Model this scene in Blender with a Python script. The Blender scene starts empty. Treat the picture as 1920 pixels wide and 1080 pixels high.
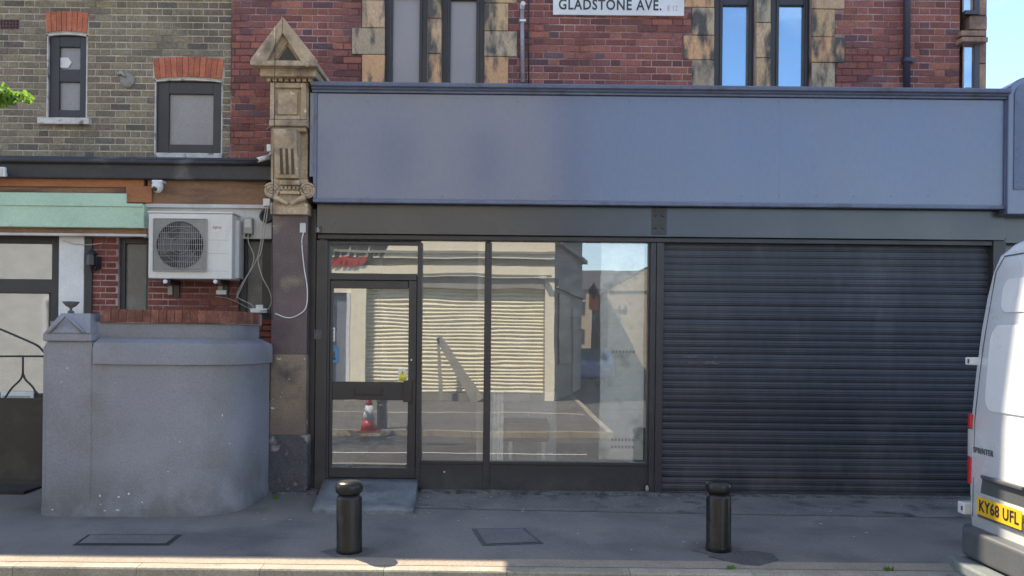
import bpy, math, random
from mathutils import Vector, Matrix
random.seed(7)
S = bpy.context.scene
COL = S.collection
# ------------------------------------------------------------------ camera
F, CAMY, CAMZ, HOR = 1620.0, -9.0, 1.6, 635.0
TH = math.radians(0.60); CT, ST = math.cos(TH), math.sin(TH)
cam = bpy.data.cameras.new('camera'); cam.lens = 36.0 * F / 1920; cam.sensor_width = 36
cam.shift_y = (HOR - 540) / 1920; cam.clip_end = 2000; cam.clip_start = 0.05
co = bpy.data.objects.new('camera', cam); COL.objects.link(co)
co.matrix_world = Matrix(((CT, -ST, 0, 0), (0, 0, -1, CAMY), (ST, CT, 0, CAMZ), (0, 0, 0, 1)))
S.camera = co
# ------------------------------------------------------------------ world, sun, exposure
LD = Vector((1.16, -1.0, -1.97)).normalized()            # direction the sunlight travels
sun_el = math.asin(-LD.z); sun_az = math.atan2(-LD.x, -LD.y)   # azimuth measured from +Y towards +X
w = bpy.data.worlds.new('World'); S.world = w; w.use_nodes = True
nt = w.node_tree; nt.nodes.clear()
sky = nt.nodes.new('ShaderNodeTexSky'); sky.sky_type = 'NISHITA'; sky.sun_disc = False
sky.sun_elevation = sun_el; sky.sun_rotation = sun_az; sky.air_density = 1.0; sky.dust_density = 0.25; sky.ozone_density = 1.8
tc = nt.nodes.new('ShaderNodeTexCoord'); mp = nt.nodes.new('ShaderNodeMapping')
mp.inputs['Scale'].default_value = (1.2, 1.2, 5.0); mp.inputs['Rotation'].default_value = (0.0, 0.35, 0.4)
cn = nt.nodes.new('ShaderNodeTexNoise'); cn.inputs['Scale'].default_value = 2.6; cn.inputs['Detail'].default_value = 7; cn.inputs['Distortion'].default_value = .6
cr = nt.nodes.new('ShaderNodeValToRGB'); cr.color_ramp.elements[0].position = .46; cr.color_ramp.elements[1].position = .80
cr.color_ramp.elements[0].color = (.0, .0, .0, 1); cr.color_ramp.elements[1].color = (.55, .55, .55, 1)
mx = nt.nodes.new('ShaderNodeMix'); mx.data_type = 'RGBA'; mx.inputs['B'].default_value = (7.6, 8.0, 8.6, 1)
bg = nt.nodes.new('ShaderNodeBackground'); bg.inputs['Strength'].default_value = 0.14
wo = nt.nodes.new('ShaderNodeOutputWorld')
L = nt.links.new
L(tc.outputs['Generated'], mp.inputs[0]); L(mp.outputs[0], cn.inputs['Vector']); L(cn.outputs['Fac'], cr.inputs[0])
L(cr.outputs[0], mx.inputs['Factor']); L(sky.outputs[0], mx.inputs['A']); L(mx.outputs['Result'], bg.inputs[0]); L(bg.outputs[0], wo.inputs[0])
sd = bpy.data.lights.new('sun', 'SUN'); sd.energy = 4.9; sd.angle = math.radians(0.53); sd.color = (1.0, .86, .68)
so = bpy.data.objects.new('sun', sd); COL.objects.link(so)
so.rotation_euler = LD.to_track_quat('-Z', 'Y').to_euler(); so.location = (-20, 20, 40)
S.view_settings.view_transform = 'Standard'; S.view_settings.look = 'None'
S.view_settings.exposure = 1.33; S.view_settings.gamma = 1.0; S.view_settings.use_curve_mapping = False
S.render.engine = 'CYCLES'
try:
    S.cycles.max_bounces = 10; S.cycles.transparent_max_bounces = 12; S.cycles.glossy_bounces = 5; S.cycles.diffuse_bounces = 5
except Exception: pass

# ------------------------------------------------------------------ helpers
def W(px, py, y):
    """photo pixel on the upright plane at depth y -> world x, z"""
    d = (y - CAMY) / F; u = px - 960; v = HOR - py
    return (u * CT - v * ST) * d, CAMZ + (u * ST + v * CT) * d
def R(a, b, c, d, y):
    """pixel rectangle (left, top, right, bottom) -> x0, x1, z0, z1"""
    my, mxx = (b + d) / 2, (a + c) / 2
    return W(a, my, y)[0], W(c, my, y)[0], W(mxx, d, y)[1], W(mxx, b, y)[1]
def tag(o, label=None, cat=None, group=None, kind=None):
    if label: o['label'] = label
    if cat: o['category'] = cat
    if group: o['group'] = group
    if kind: o['kind'] = kind
    return o
def thing(name, label, cat, loc=(0, 0, 0), group=None, rz=0):
    o = bpy.data.objects.new(name, None); COL.objects.link(o); o.location = loc; o.rotation_euler.z = rz
    o.empty_display_size = .1
    return tag(o, label, cat, group)
class MB:
    def __init__(s): s.v = []; s.f = []; s.sm = []
    def quad(s, pts, sm=False):
        n = len(s.v); s.v += [tuple(p) for p in pts]; s.f.append(tuple(range(n, n + len(pts)))); s.sm.append(sm); return s
    def box(s, x0, x1, y0, y1, z0, z1):
        if x0 > x1: x0, x1 = x1, x0
        if y0 > y1: y0, y1 = y1, y0
        if z0 > z1: z0, z1 = z1, z0
        n = len(s.v)
        s.v += [(x0, y0, z0), (x1, y0, z0), (x1, y1, z0), (x0, y1, z0), (x0, y0, z1), (x1, y0, z1), (x1, y1, z1), (x0, y1, z1)]
        for f in ((0, 3, 2, 1), (4, 5, 6, 7), (0, 1, 5, 4), (1, 2, 6, 5), (2, 3, 7, 6), (3, 0, 4, 7)):
            s.f.append(tuple(n + i for i in f)); s.sm.append(False)
        return s
    def rbox(s, r, y0, y1):
        return s.box(r[0], r[1], y0, y1, r[2], r[3])
    def prism(s, pts, y0, y1, axis='y'):
        """polygon pts in the two other axes, extruded; axis y: pts (x,z); x: (y,z); z: (x,y)"""
        n = len(s.v); k = len(pts)
        for q in (y0, y1):
            for a, b in pts:
                s.v.append((a, q, b) if axis == 'y' else ((q, a, b) if axis == 'x' else (a, b, q)))
        s.f.append(tuple(n + i for i in range(k))); s.f.append(tuple(n + k + i for i in reversed(range(k)))); s.sm += [False, False]
        for i in range(k):
            j = (i + 1) % k; s.f.append((n + i, n + k + i, n + k + j, n + j)); s.sm.append(False)
        return s
    def tube(s, pts, r, seg=8, closed=False):
        pts = [Vector(p) for p in pts]; n0 = len(s.v); m = len(pts); rr = r if isinstance(r, (list, tuple)) else [r] * m
        up = Vector((0, 0, 1))
        for i, p in enumerate(pts):
            if closed: t = pts[(i + 1) % m] - pts[i - 1]
            else: t = pts[min(i + 1, m - 1)] - pts[max(i - 1, 0)]
            t.normalize(); a = t.cross(up)
            if a.length < .05: a = t.cross(Vector((0, 1, 0)))
            a.normalize(); b = a.cross(t)
            for j in range(seg):
                an = 2 * math.pi * j / seg; s.v.append(tuple(p + (a * math.cos(an) + b * math.sin(an)) * rr[i]))
        for i in range(m if closed else m - 1):
            for j in range(seg):
                k = (j + 1) % seg; i2 = (i + 1) % m
                s.f.append((n0 + i * seg + j, n0 + i * seg + k, n0 + i2 * seg + k, n0 + i2 * seg + j)); s.sm.append(True)
        if not closed:
            s.f.append(tuple(n0 + j for j in reversed(range(seg)))); s.f.append(tuple(n0 + (m - 1) * seg + j for j in range(seg))); s.sm += [False, False]
        return s
    def lathe(s, c, prof, seg=24, sm=True, axis='z'):
        n0 = len(s.v); m = len(prof)
        for r, z in prof:
            for j in range(seg):
                an = 2 * math.pi * j / seg; a, b = r * math.cos(an), r * math.sin(an)
                if axis == 'z': s.v.append((c[0] + a, c[1] + b, c[2] + z))
                elif axis == 'y': s.v.append((c[0] + a, c[1] - z, c[2] + b))
                else: s.v.append((c[0] + z, c[1] + a, c[2] + b))
        for i in range(m - 1):
            for j in range(seg):
                k = (j + 1) % seg
                s.f.append((n0 + i * seg + j, n0 + i * seg + k, n0 + (i + 1) * seg + k, n0 + (i + 1) * seg + j)); s.sm.append(sm)
        s.f.append(tuple(n0 + j for j in reversed(range(seg)))); s.f.append(tuple(n0 + (m - 1) * seg + j for j in range(seg))); s.sm += [False, False]
        return s
    def mesh(s, name, mat):
        me = bpy.data.meshes.new(name); me.from_pydata(s.v, [], s.f)
        me.polygons.foreach_set('use_smooth', s.sm)
        if mat: me.materials.append(mat)
        me.update(); return me
    def build(s, name, mat, parent=None, bevel=0, seg=2):
        o = bpy.data.objects.new(name, s.mesh(name, mat)); COL.objects.link(o)
        if parent:
            o.parent = parent
            base = Vector(parent.location); p = parent.parent
            while p: base += Vector(p.location); p = p.parent
            if base.length > 0: o.data.transform(Matrix.Translation(-base))      # geometry is given in world coordinates
        if bevel:
            b = o.modifiers.new('bevel', 'BEVEL'); b.width = bevel; b.segments = seg; b.limit_method = 'ANGLE'; b.angle_limit = .6
        return o
def arc(cx, cy, r, a0, a1, n, ry=None):
    ry = r if ry is None else ry
    return [(cx + r * math.cos(math.radians(a0 + (a1 - a0) * i / n)), cy + ry * math.sin(math.radians(a0 + (a1 - a0) * i / n))) for i in range(n + 1)]
def rrect(x0, x1, z0, z1, r, n=4):
    return arc(x1 - r, z1 - r, r, 0, 90, n) + arc(x0 + r, z1 - r, r, 90, 180, n) + arc(x0 + r, z0 + r, r, 180, 270, n) + arc(x1 - r, z0 + r, r, 270, 360, n)
def smooth_line(pts, n=6):
    P = [Vector(p) for p in pts]; P = [P[0] * 2 - P[1]] + P + [P[-1] * 2 - P[-2]]; out = []
    for i in range(1, len(P) - 2):
        for k in range(n):
            t = k / n; a, b, c, d = P[i - 1], P[i], P[i + 1], P[i + 2]
            out.append(.5 * ((2 * b) + (c - a) * t + (2 * a - 5 * b + 4 * c - d) * t * t + (3 * b - a - 3 * c + d) * t ** 3))
    out.append(P[-2]); return out
def text(name, s, size, mat, M, parent, spacing=1.0, offset=0.0, depth=.001, sx=1.0, shear=0, fit=None):
    c = bpy.data.curves.new(name, 'FONT'); c.body = s; c.size = size; c.extrude = depth; c.offset = offset
    c.space_character = spacing; c.align_x = 'CENTER'; c.align_y = 'CENTER'; c.resolution_u = 3; c.shear = shear
    t = bpy.data.objects.new('tmp', c); COL.objects.link(t)
    bpy.context.view_layer.update()
    me = bpy.data.meshes.new_from_object(t.evaluated_get(bpy.context.evaluated_depsgraph_get()))
    bpy.data.objects.remove(t); me.name = name; me.materials.clear(); me.materials.append(mat)
    if fit: xs = [v.co.x for v in me.vertices]; sx = fit / (max(xs) - min(xs))
    me.transform(Matrix.Diagonal((sx, 1, 1, 1))); me.transform(M)
    o = bpy.data.objects.new(name, me); COL.objects.link(o)
    if parent:
        o.parent = parent; base = Vector(parent.location); p = parent.parent
        while p: base += Vector(p.location); p = p.parent
        me.transform(Matrix.Translation(-base))
    return o
def pane_quad(b, a, c, top, bot, y):
    q = R(a, top, c, bot, y); return b.quad([(q[0], y, q[2]), (q[1], y, q[2]), (q[1], y, q[3]), (q[0], y, q[3])])
def face_front(x, y, z):   # text facing the street (-Y)
    return Matrix(((1, 0, 0, x), (0, 0, -1, y), (0, 1, 0, z), (0, 0, 0, 1)))

# ------------------------------------------------------------------ materials
def pmat(name, c1, c2=None, scale=3.0, rough=.7, bump=.0, bscale=60.0, fine=.12, fscale=40.0, metal=0.0, spec=.5,
         stain=None, sscale=2.0, spos=(.52, .66), per=0.0, specks=None, speckpos=.72, speckscale=30, coat=0.0, stretch=(1, 1, 1), hue=None, emit=None, zdirt=None):
    m = bpy.data.materials.new(name); m.use_nodes = True; t = m.node_tree; N = t.nodes; lk = t.links.new
    b = N['Principled BSDF']; b.inputs['Roughness'].default_value = rough; b.inputs['Metallic'].default_value = metal
    b.inputs['Specular IOR Level'].default_value = spec; b.inputs['Coat Weight'].default_value = coat; b.inputs['Coat Roughness'].default_value = .12
    g = N.new('ShaderNodeNewGeometry'); mp = N.new('ShaderNodeMapping'); mp.inputs['Scale'].default_value = stretch
    lk(g.outputs['Position'], mp.inputs['Vector'])
    def noise(sc, det=5, vec=mp):
        n = N.new('ShaderNodeTexNoise'); n.inputs['Scale'].default_value = sc; n.inputs['Detail'].default_value = det
        lk(vec.outputs[0], n.inputs['Vector']); return n
    def mixc(fac, a, bcol, mode='MIX'):
        x = N.new('ShaderNodeMix'); x.data_type = 'RGBA'; x.blend_type = mode
        for sock, val in (('Factor', fac), ('A', a), ('B', bcol)):
            if hasattr(val, 'is_output'): lk(val, x.inputs[sock])
            elif isinstance(val, (int, float)): x.inputs[sock].default_value = val
            else: x.inputs[sock].default_value = (*val, 1)
        return x.outputs['Result']
    def ramp(src, a, bb):
        r = N.new('ShaderNodeMapRange'); r.inputs['From Min'].default_value = a; r.inputs['From Max'].default_value = bb
        lk(src, r.inputs['Value']); return r.outputs[0]
    n1 = noise(scale); col = mixc(ramp(n1.outputs['Fac'], .35, .65), c1, c2 or tuple(x * .85 for x in c1))
    if per or hue:
        oi = N.new('ShaderNodeObjectInfo'); ad = N.new('ShaderNodeMath'); ad.operation = 'ADD'
        lk(oi.outputs['Random'], ad.inputs[0]); lk(g.outputs['Random Per Island'], ad.inputs[1])
        fr = N.new('ShaderNodeMath'); fr.operation = 'FRACT'; lk(ad.outputs[0], fr.inputs[0])
        if hue:
            r = N.new('ShaderNodeValToRGB'); r.color_ramp.interpolation = 'CONSTANT'
            els = r.color_ramp.elements
            while len(els) < len(hue): els.new(.5)
            for i, (p, c) in enumerate(hue): els[i].position = p; els[i].color = (*c, 1)
            lk(fr.outputs[0], r.inputs[0]); col = mixc(ramp(n1.outputs['Fac'], .2, .8), r.outputs[0], mixc(.5, r.outputs[0], c2 or c1))
        wn = N.new('ShaderNodeTexWhiteNoise'); wn.noise_dimensions = '1D'; lk(fr.outputs[0], wn.inputs['W'])
        if per:
            mr = N.new('ShaderNodeMapRange'); mr.inputs['To Min'].default_value = 1 - per; mr.inputs['To Max'].default_value = 1 + per
            lk(wn.outputs['Value'], mr.inputs['Value']); col = mixc(1.0, col, mr.outputs[0], 'MULTIPLY')
    if stain:
        ns = noise(sscale, 8); col = mixc(ramp(ns.outputs['Fac'], *spos), col, stain)
    if zdirt:      # splash grime near the ground, (colour, z where it is full, z where it ends, amount)
        sx_ = N.new('ShaderNodeSeparateXYZ'); lk(g.outputs['Position'], sx_.inputs[0]); zr_ = N.new('ShaderNodeMapRange')
        zr_.inputs['From Min'].default_value = zdirt[2]; zr_.inputs['From Max'].default_value = zdirt[1]; lk(sx_.outputs['Z'], zr_.inputs['Value'])
        nz = noise(4.5, 8); ml = N.new('ShaderNodeMath'); ml.operation = 'MULTIPLY'; lk(zr_.outputs[0], ml.inputs[0]); lk(ramp(nz.outputs['Fac'], .36, .58), ml.inputs[1])
        m2_ = N.new('ShaderNodeMath'); m2_.operation = 'MULTIPLY'; m2_.inputs[1].default_value = zdirt[3]; lk(ml.outputs[0], m2_.inputs[0]); col = mixc(m2_.outputs[0], col, zdirt[0])
    if specks:
        nk = noise(speckscale, 2); col = mixc(ramp(nk.outputs['Fac'], speckpos, speckpos + .03), col, specks)
    if fine:
        nf = noise(fscale, 6); mr = N.new('ShaderNodeMapRange'); mr.inputs['From Min'].default_value = .3; mr.inputs['From Max'].default_value = .7
        mr.inputs['To Min'].default_value = 1 - fine; mr.inputs['To Max'].default_value = 1 + fine
        lk(nf.outputs['Fac'], mr.inputs['Value']); col = mixc(1.0, col, mr.outputs[0], 'MULTIPLY')
    lk(col, b.inputs['Base Color'])
    rr = N.new('ShaderNodeMapRange'); rr.inputs['To Min'].default_value = max(0.02, rough - .1); rr.inputs['To Max'].default_value = min(1, rough + .1)
    lk(n1.outputs['Fac'], rr.inputs['Value']); lk(rr.outputs[0], b.inputs['Roughness'])
    if bump:
        nb = noise(bscale, 6); bu = N.new('ShaderNodeBump'); bu.inputs['Strength'].default_value = bump; bu.inputs['Distance'].default_value = .01
        lk(nb.outputs['Fac'], bu.inputs['Height']); lk(bu.outputs[0], b.inputs['Normal'])
    if emit:
        b.inputs['Emission Color'].default_value = (*emit[0], 1); b.inputs['Emission Strength'].default_value = emit[1]
    return m
def glass(name, fac, tint=(.8, .84, .83), wav=.5, rough=0.0, gcol=(.95, .97, 1.0), wscale=1.3):
    m = bpy.data.materials.new(name); m.use_nodes = True; t = m.node_tree; N = t.nodes; lk = t.links.new; N.clear()
    tr = N.new('ShaderNodeBsdfTransparent'); tr.inputs[0].default_value = (*tint, 1)
    gl = N.new('ShaderNodeBsdfGlossy'); gl.inputs['Roughness'].default_value = rough; gl.inputs['Color'].default_value = (*gcol, 1)
    fr = N.new('ShaderNodeFresnel'); fr.inputs['IOR'].default_value = 1.5
    ad = N.new('ShaderNodeMath'); ad.operation = 'ADD'; ad.use_clamp = True; ad.inputs[1].default_value = fac - .04
    g = N.new('ShaderNodeNewGeometry'); n = N.new('ShaderNodeTexNoise'); n.inputs['Scale'].default_value = wscale; n.inputs['Detail'].default_value = 1.5
    mp = N.new('ShaderNodeMapping'); mp.inputs['Scale'].default_value = (.8, 1, 1.5); lk(g.outputs['Position'], mp.inputs[0]); lk(mp.outputs[0], n.inputs['Vector'])
    bu = N.new('ShaderNodeBump'); bu.inputs['Strength'].default_value = wav; bu.inputs['Distance'].default_value = .01; lk(n.outputs['Fac'], bu.inputs['Height'])
    lk(bu.outputs[0], gl.inputs['Normal'])
    n2 = N.new('ShaderNodeTexNoise'); n2.inputs['Scale'].default_value = 9; n2.inputs['Detail'].default_value = 6; lk(mp.outputs[0], n2.inputs['Vector'])
    di = N.new('ShaderNodeBsdfDiffuse'); di.inputs[0].default_value = (.6, .6, .58, 1)
    dm = N.new('ShaderNodeMapRange'); dm.inputs['From Min'].default_value = .4; dm.inputs['From Max'].default_value = .8; dm.inputs['To Min'].default_value = .06; dm.inputs['To Max'].default_value = .17
    lk(n2.outputs['Fac'], dm.inputs['Value'])
    m1 = N.new('ShaderNodeMixShader'); lk(fr.outputs[0], ad.inputs[0]); lk(ad.outputs[0], m1.inputs[0]); lk(tr.outputs[0], m1.inputs[1]); lk(gl.outputs[0], m1.inputs[2])
    m2 = N.new('ShaderNodeMixShader'); lk(dm.outputs[0], m2.inputs[0]); lk(m1.outputs[0], m2.inputs[1]); lk(di.outputs[0], m2.inputs[2])
    o = N.new('ShaderNodeOutputMaterial'); lk(m2.outputs[0], o.inputs[0]); return m
M = {}
M['asphalt'] = pmat('asphalt', (.195, .175, .158), (.142, .130, .124), scale=1.1, rough=.85, bump=.5, bscale=140, fine=.3, fscale=110, stain=(.098, .092, .090), sscale=1.3, spos=(.50, .70), specks=(.3, .29, .28), speckpos=.74, speckscale=60)
M['asphalt2'] = pmat('old_asphalt', (.18, .165, .148), (.125, .116, .11), scale=2.0, rough=.9, bump=.6, bscale=100, fine=.35, fscale=70, stain=(.05, .05, .05), sscale=3, spos=(.55, .7), specks=(.4, .38, .35), speckpos=.70, speckscale=50)
M['road'] = pmat('road_asphalt', (.085, .082, .08), (.065, .063, .063), scale=.8, rough=.85, bump=.4, bscale=120, fine=.3, fscale=90)
M['kerb'] = pmat('kerb_concrete', (.34, .30, .235), (.26, .23, .18), scale=4, rough=.85, bump=.4, bscale=90, fine=.2, fscale=60, stain=(.16, .15, .13), sscale=5, spos=(.58, .75), per=.1)
M['kerbasph'] = pmat('tan_asphalt', (.30, .25, .19), (.24, .20, .155), scale=3, rough=.9, bump=.5, bscale=120, fine=.3, fscale=100)
M['concrete'] = pmat('ramp_concrete', (.19, .20, .205), (.14, .15, .16), scale=3.5, rough=.85, bump=.5, bscale=70, fine=.2, fscale=50, stain=(.08, .085, .09), sscale=3, spos=(.52, .7))
M['sill_conc'] = pmat('threshold_concrete', (.17, .165, .155), (.10, .10, .10), scale=5, rough=.9, bump=.6, bscale=60, fine=.35, fscale=30, stain=(.06, .06, .06), sscale=9, spos=(.5, .6))
M['fascia'] = pmat('bluegrey_fascia_paint', (.098, .128, .225), (.094, .122, .215), scale=.7, rough=.32, bump=.10, bscale=10, fine=.05, fscale=25, spec=.7, coat=.6, stain=(.112, .132, .208), sscale=1.8, spos=(.45, .75), stretch=(1, 1, .5))
M['ghost'] = pmat('ghost_paint', (.146, .163, .232), (.132, .15, .222), scale=.7, rough=.45, fine=.05)
M['fasciatrim'] = pmat('bluegrey_trim_paint', (.135, .16, .25), (.115, .138, .215), scale=3, rough=.5, bump=.2, bscale=40, fine=.12, fscale=30, stain=(.09, .09, .10), sscale=4, spos=(.55, .75))
M['blackband'] = pmat('charcoal_housing_paint', (.026, .030, .046), (.021, .025, .040), scale=1.2, coat=.15, rough=.30, bump=.15, bscale=5, fine=.08, fscale=20, spec=.75, stain=(.042, .042, .046), sscale=1.3, spos=(.55, .75))
M['black'] = pmat('charcoal_frame_paint', (.034, .032, .038), (.028, .027, .033), scale=3, rough=.38, bump=.05, fine=.12, spec=.5, zdirt=((.10, .095, .09), .0, .25, .45), stain=(.05, .047, .045), sscale=4, spos=(.6, .8))
M['shutter'] = pmat('charcoal_shutter_slats', (.038, .041, .053), (.030, .032, .043), scale=1.5, rough=.5, fine=.16, fscale=14, spec=.6, stain=(.062, .060, .072), sscale=2.2, spos=(.52, .78), specks=(.2, .2, .2), speckpos=.80, speckscale=18, stretch=(1, 1, .35), per=.16, zdirt=((.11, .105, .10), .0, .6, .45))
M['gap'] = pmat('dark_gap', (.012, .012, .013), rough=.8, fine=0)
M['bolt'] = pmat('bolt_steel', (.12, .10, .09), rough=.5, metal=.6)
M['mortar_l'] = pmat('grey_mortar', (.50, .465, .40), (.40, .37, .31), scale=3, rough=.95, bump=.6, bscale=120, fine=.2, stain=(.15, .14, .13), sscale=2, spos=(.5, .7))
M['mortar_r'] = pmat('pink_grey_mortar', (.42, .31, .30), (.28, .18, .18), scale=2.5, rough=.95, bump=.6, bscale=120, fine=.25, stain=(.10, .05, .05), sscale=1.6, spos=(.48, .62))
M['brick_l'] = pmat('stock_brick', (.17, .145, .11), (.14, .12, .10), scale=9, rough=.92, bump=.7, bscale=90, fine=.3, fscale=45, per=.14,
    hue=[(0, (.26, .215, .15)), (.22, (.225, .185, .13)), (.42, (.18, .15, .11)), (.6, (.25, .205, .14)), (.72, (.21, .15, .12)), (.82, (.25, .20, .125)), (.93, (.12, .108, .095))], stain=(.07, .06, .055), sscale=1.5, spos=(.58, .8))
M['brick_r'] = pmat('red_brick', (.19, .062, .052), (.13, .045, .043), scale=9, rough=.88, bump=.6, bscale=90, fine=.28, fscale=45, per=.25,
    hue=[(0, (.28, .098, .080)), (.3, (.215, .078, .070)), (.52, (.31, .120, .082)), (.7, (.16, .068, .070)), (.84, (.25, .095, .082)), (.94, (.115, .068, .085))], stain=(.13, .068, .068), sscale=1.3, spos=(.55, .75))
M['brick_p'] = pmat('painted_red_brick', (.20, .055, .040), (.14, .04, .032), scale=6, rough=.8, bump=.5, bscale=90, fine=.25, fscale=45, per=.15)
M['brick_o'] = pmat('orange_rubbed_brick', (.46, .15, .085), (.36, .115, .07), scale=10, rough=.9, bump=.4, bscale=90, fine=.2, fscale=50, per=.16)
M['brick_c'] = pmat('coping_brick', (.24, .095, .06), (.15, .06, .045), scale=10, rough=.9, bump=.6, bscale=90, fine=.3, fscale=50, per=.3)
M['stone'] = pmat('sooty_sandstone', (.43, .32, .22), (.38, .27, .17), scale=5, rough=.9, bump=.7, bscale=50, fine=.22, fscale=35, stain=(.085, .082, .078), sscale=3.6, spos=(.45, .60), per=.12, stretch=(2.2, 1, .8),
    hue=[(0, (.52, .36, .24)), (.25, (.60, .34, .18)), (.45, (.36, .33, .24)), (.62, (.50, .35, .20)), (.82, (.42, .34, .25))])
M['stone3'] = pmat('reddish_bay_stone', (.33, .215, .16), (.25, .155, .12), scale=4, rough=.9, bump=.5, bscale=50, fine=.2, per=.2, stain=(.13, .10, .09), sscale=4, spos=(.48, .7))
M['stone2'] = pmat('buff_console_stone', (.47, .365, .255), (.37, .28, .19), scale=4, rough=.85, bump=.5, bscale=45, fine=.18, fscale=35, stain=(.17, .135, .105), sscale=5, spos=(.52, .72), specks=(.62, .55, .38), speckpos=.68, speckscale=12)
M['shaft'] = pmat('mottled_plum_granite', (.115, .080, .085), (.085, .06, .066), scale=6, rough=.45, bump=.2, bscale=120, fine=.35, fscale=90, stain=(.20, .16, .12), sscale=2.6, spos=(.56, .68), spec=.5, specks=(.5, .47, .42), speckpos=.76, speckscale=13)
M['shaftworn'] = pmat('worn_tan_granite', (.27, .205, .145), (.17, .125, .10), scale=2.6, rough=.55, bump=.25, bscale=100, fine=.3, fscale=80, stain=(.09, .065, .065), sscale=3.0, spos=(.52, .68), specks=(.6, .58, .52), speckpos=.72, speckscale=14)
M['plinth'] = pmat('worn_plinth', (.085, .082, .09), (.06, .058, .065), scale=6, rough=.7, bump=.4, bscale=50, fine=.3, stain=(.28, .26, .23), sscale=6, spos=(.58, .66))
M['wframe'] = pmat('dark_window_frame', (.036, .036, .043), rough=.45, fine=.08)
M['wframe2'] = pmat('navy_window_frame', (.048, .054, .075), rough=.45, fine=.08)
M['painted_reflection'] = pmat('dull_reflection_tone', (.12, .12, .13), (.07, .07, .08), scale=30, rough=.8)
M['white'] = pmat('white_paint', (.72, .72, .72), (.62, .62, .63), scale=3, rough=.55, fine=.06, stain=(.42, .40, .36), sscale=4, spos=(.58, .85))
M['whitedirty'] = pmat('flaking_white_paint', (.58, .56, .54), (.45, .43, .42), scale=8, rough=.7, fine=.15, stain=(.16, .15, .14), sscale=9, spos=(.56, .66))
M['creamboard'] = pmat('off_white_board', (.56, .55, .54), (.48, .465, .45), scale=2, rough=.65, fine=.06, stain=(.33, .29, .22), sscale=3, spos=(.55, .8))
M['mint'] = pmat('mint_paint', (.44, .60, .47), (.39, .54, .42), scale=2, rough=.55, fine=.08, stain=(.25, .30, .22), sscale=5, spos=(.6, .78), bump=.2, bscale=30)
M['brownwood'] = pmat('bare_brown_board', (.25, .135, .075), (.18, .10, .06), scale=3, rough=.8, bump=.4, bscale=50, fine=.25, fscale=40, stain=(.12, .075, .05), sscale=3, spos=(.5, .65), stretch=(.5, 1, 4))
M['orangewood'] = pmat('orange_board', (.36, .14, .055), (.27, .11, .05), scale=3, rough=.75, bump=.3, bscale=50, fine=.2, stretch=(.5, 1, 4))
M['lead'] = pmat('dark_gutter', (.036, .035, .042), (.028, .028, .034), scale=2, rough=.5, fine=.2, stain=(.12, .11, .115), sscale=3, spos=(.57, .75), bump=.3, bscale=20)
M['render'] = pmat('grey_painted_render', (.265, .262, .290), (.205, .207, .238), scale=.9, rough=.8, bump=.7, bscale=55, fine=.10, fscale=60, stain=(.19, .185, .185), sscale=1.7, spos=(.5, .72), specks=(.75, .75, .75), speckpos=.79, speckscale=14, zdirt=((.10, .10, .09), .0, .45, .6))
M['iron'] = pmat('black_iron', (.02, .02, .022), rough=.45, fine=.1)
M['doorblack'] = pmat('black_door_paint', (.022, .019, .018), (.018, .016, .016), scale=2, rough=.4, fine=.15, stain=(.035, .032, .03), sscale=4)
M['ac'] = pmat('ac_casing', (.66, .645, .62), (.60, .585, .56), scale=2, rough=.45, fine=.04, stain=(.42, .40, .37), sscale=4, spos=(.6, .85))
M['acgrey'] = pmat('ac_grille_grey', (.36, .35, .34), rough=.5, fine=.08)
M['plastic'] = pmat('white_plastic', (.72, .72, .72), rough=.35, fine=.04)
M['darkplastic'] = pmat('dark_plastic', (.025, .025, .028), rough=.35, fine=.06)
M['greyplastic'] = pmat('grey_plastic', (.33, .34, .30), rough=.5, fine=.08)
M['cable'] = pmat('pale_cable', (.40, .38, .36), rough=.5, fine=.1)
M['cabled'] = pmat('dark_cable', (.03, .03, .03), rough=.5, fine=.1)
M['greypipe'] = pmat('grey_pipe', (.30, .29, .32), (.24, .23, .26), scale=4, rough=.6, fine=.15)
M['downpipe'] = pmat('navy_downpipe', (.050, .055, .085), rough=.45, fine=.1)
M['bollard'] = pmat('bollard_black_paint', (.012, .012, .013), (.016, .015, .015), scale=5, rough=.30, fine=.15, fscale=60, spec=.4, bump=.12, bscale=60, stain=(.045, .04, .034), sscale=6, spos=(.55, .75))
M['signwhite'] = pmat('sign_enamel', (.68, .70, .72), rough=.3, fine=.03)
M['signblack'] = pmat('sign_lettering', (.03, .03, .035), rough=.35, fine=0)
M['signred'] = pmat('sign_faded_red', (.55, .34, .34), rough=.4, fine=0)
M['red'] = pmat('red_plastic', (.45, .03, .02), rough=.35, fine=.05)
M['lensred'] = pmat('lamp_lens_red', (.50, .02, .03), rough=.12, fine=0, coat=.8)
M['lenswhite'] = pmat('lamp_lens_clear', (.45, .42, .44), rough=.12, fine=0, coat=.8)
M['vanwhite'] = pmat('van_white_paint', (.70, .71, .72), (.66, .67, .68), scale=2, rough=.28, fine=.02, coat=.6, stain=(.66, .66, .66), sscale=.7, spos=(.6, .9), zdirt=((.34, .33, .30), .2, .75, .45))
M['vangrey'] = pmat('van_grey_plastic', (.085, .092, .098), (.07, .076, .08), scale=3, rough=.5, fine=.08)
M['vanstep'] = pmat('van_step_plastic', (.17, .19, .19), rough=.55, fine=.1)
M['seam'] = pmat('door_seam_rubber', (.06, .065, .07), rough=.7, fine=0)
M['plate'] = pmat('yellow_plate', (.78, .46, .02), rough=.3, fine=.03)
M['tyre'] = pmat('tyre_rubber', (.02, .02, .02), rough=.8, fine=.1)
M['rim'] = pmat('steel_rim', (.35, .35, .36), rough=.35, metal=.8, fine=.05)
M['carglass'] = pmat('dark_car_glass', (.015, .018, .02), rough=.05, fine=0, spec=.8)
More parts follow.
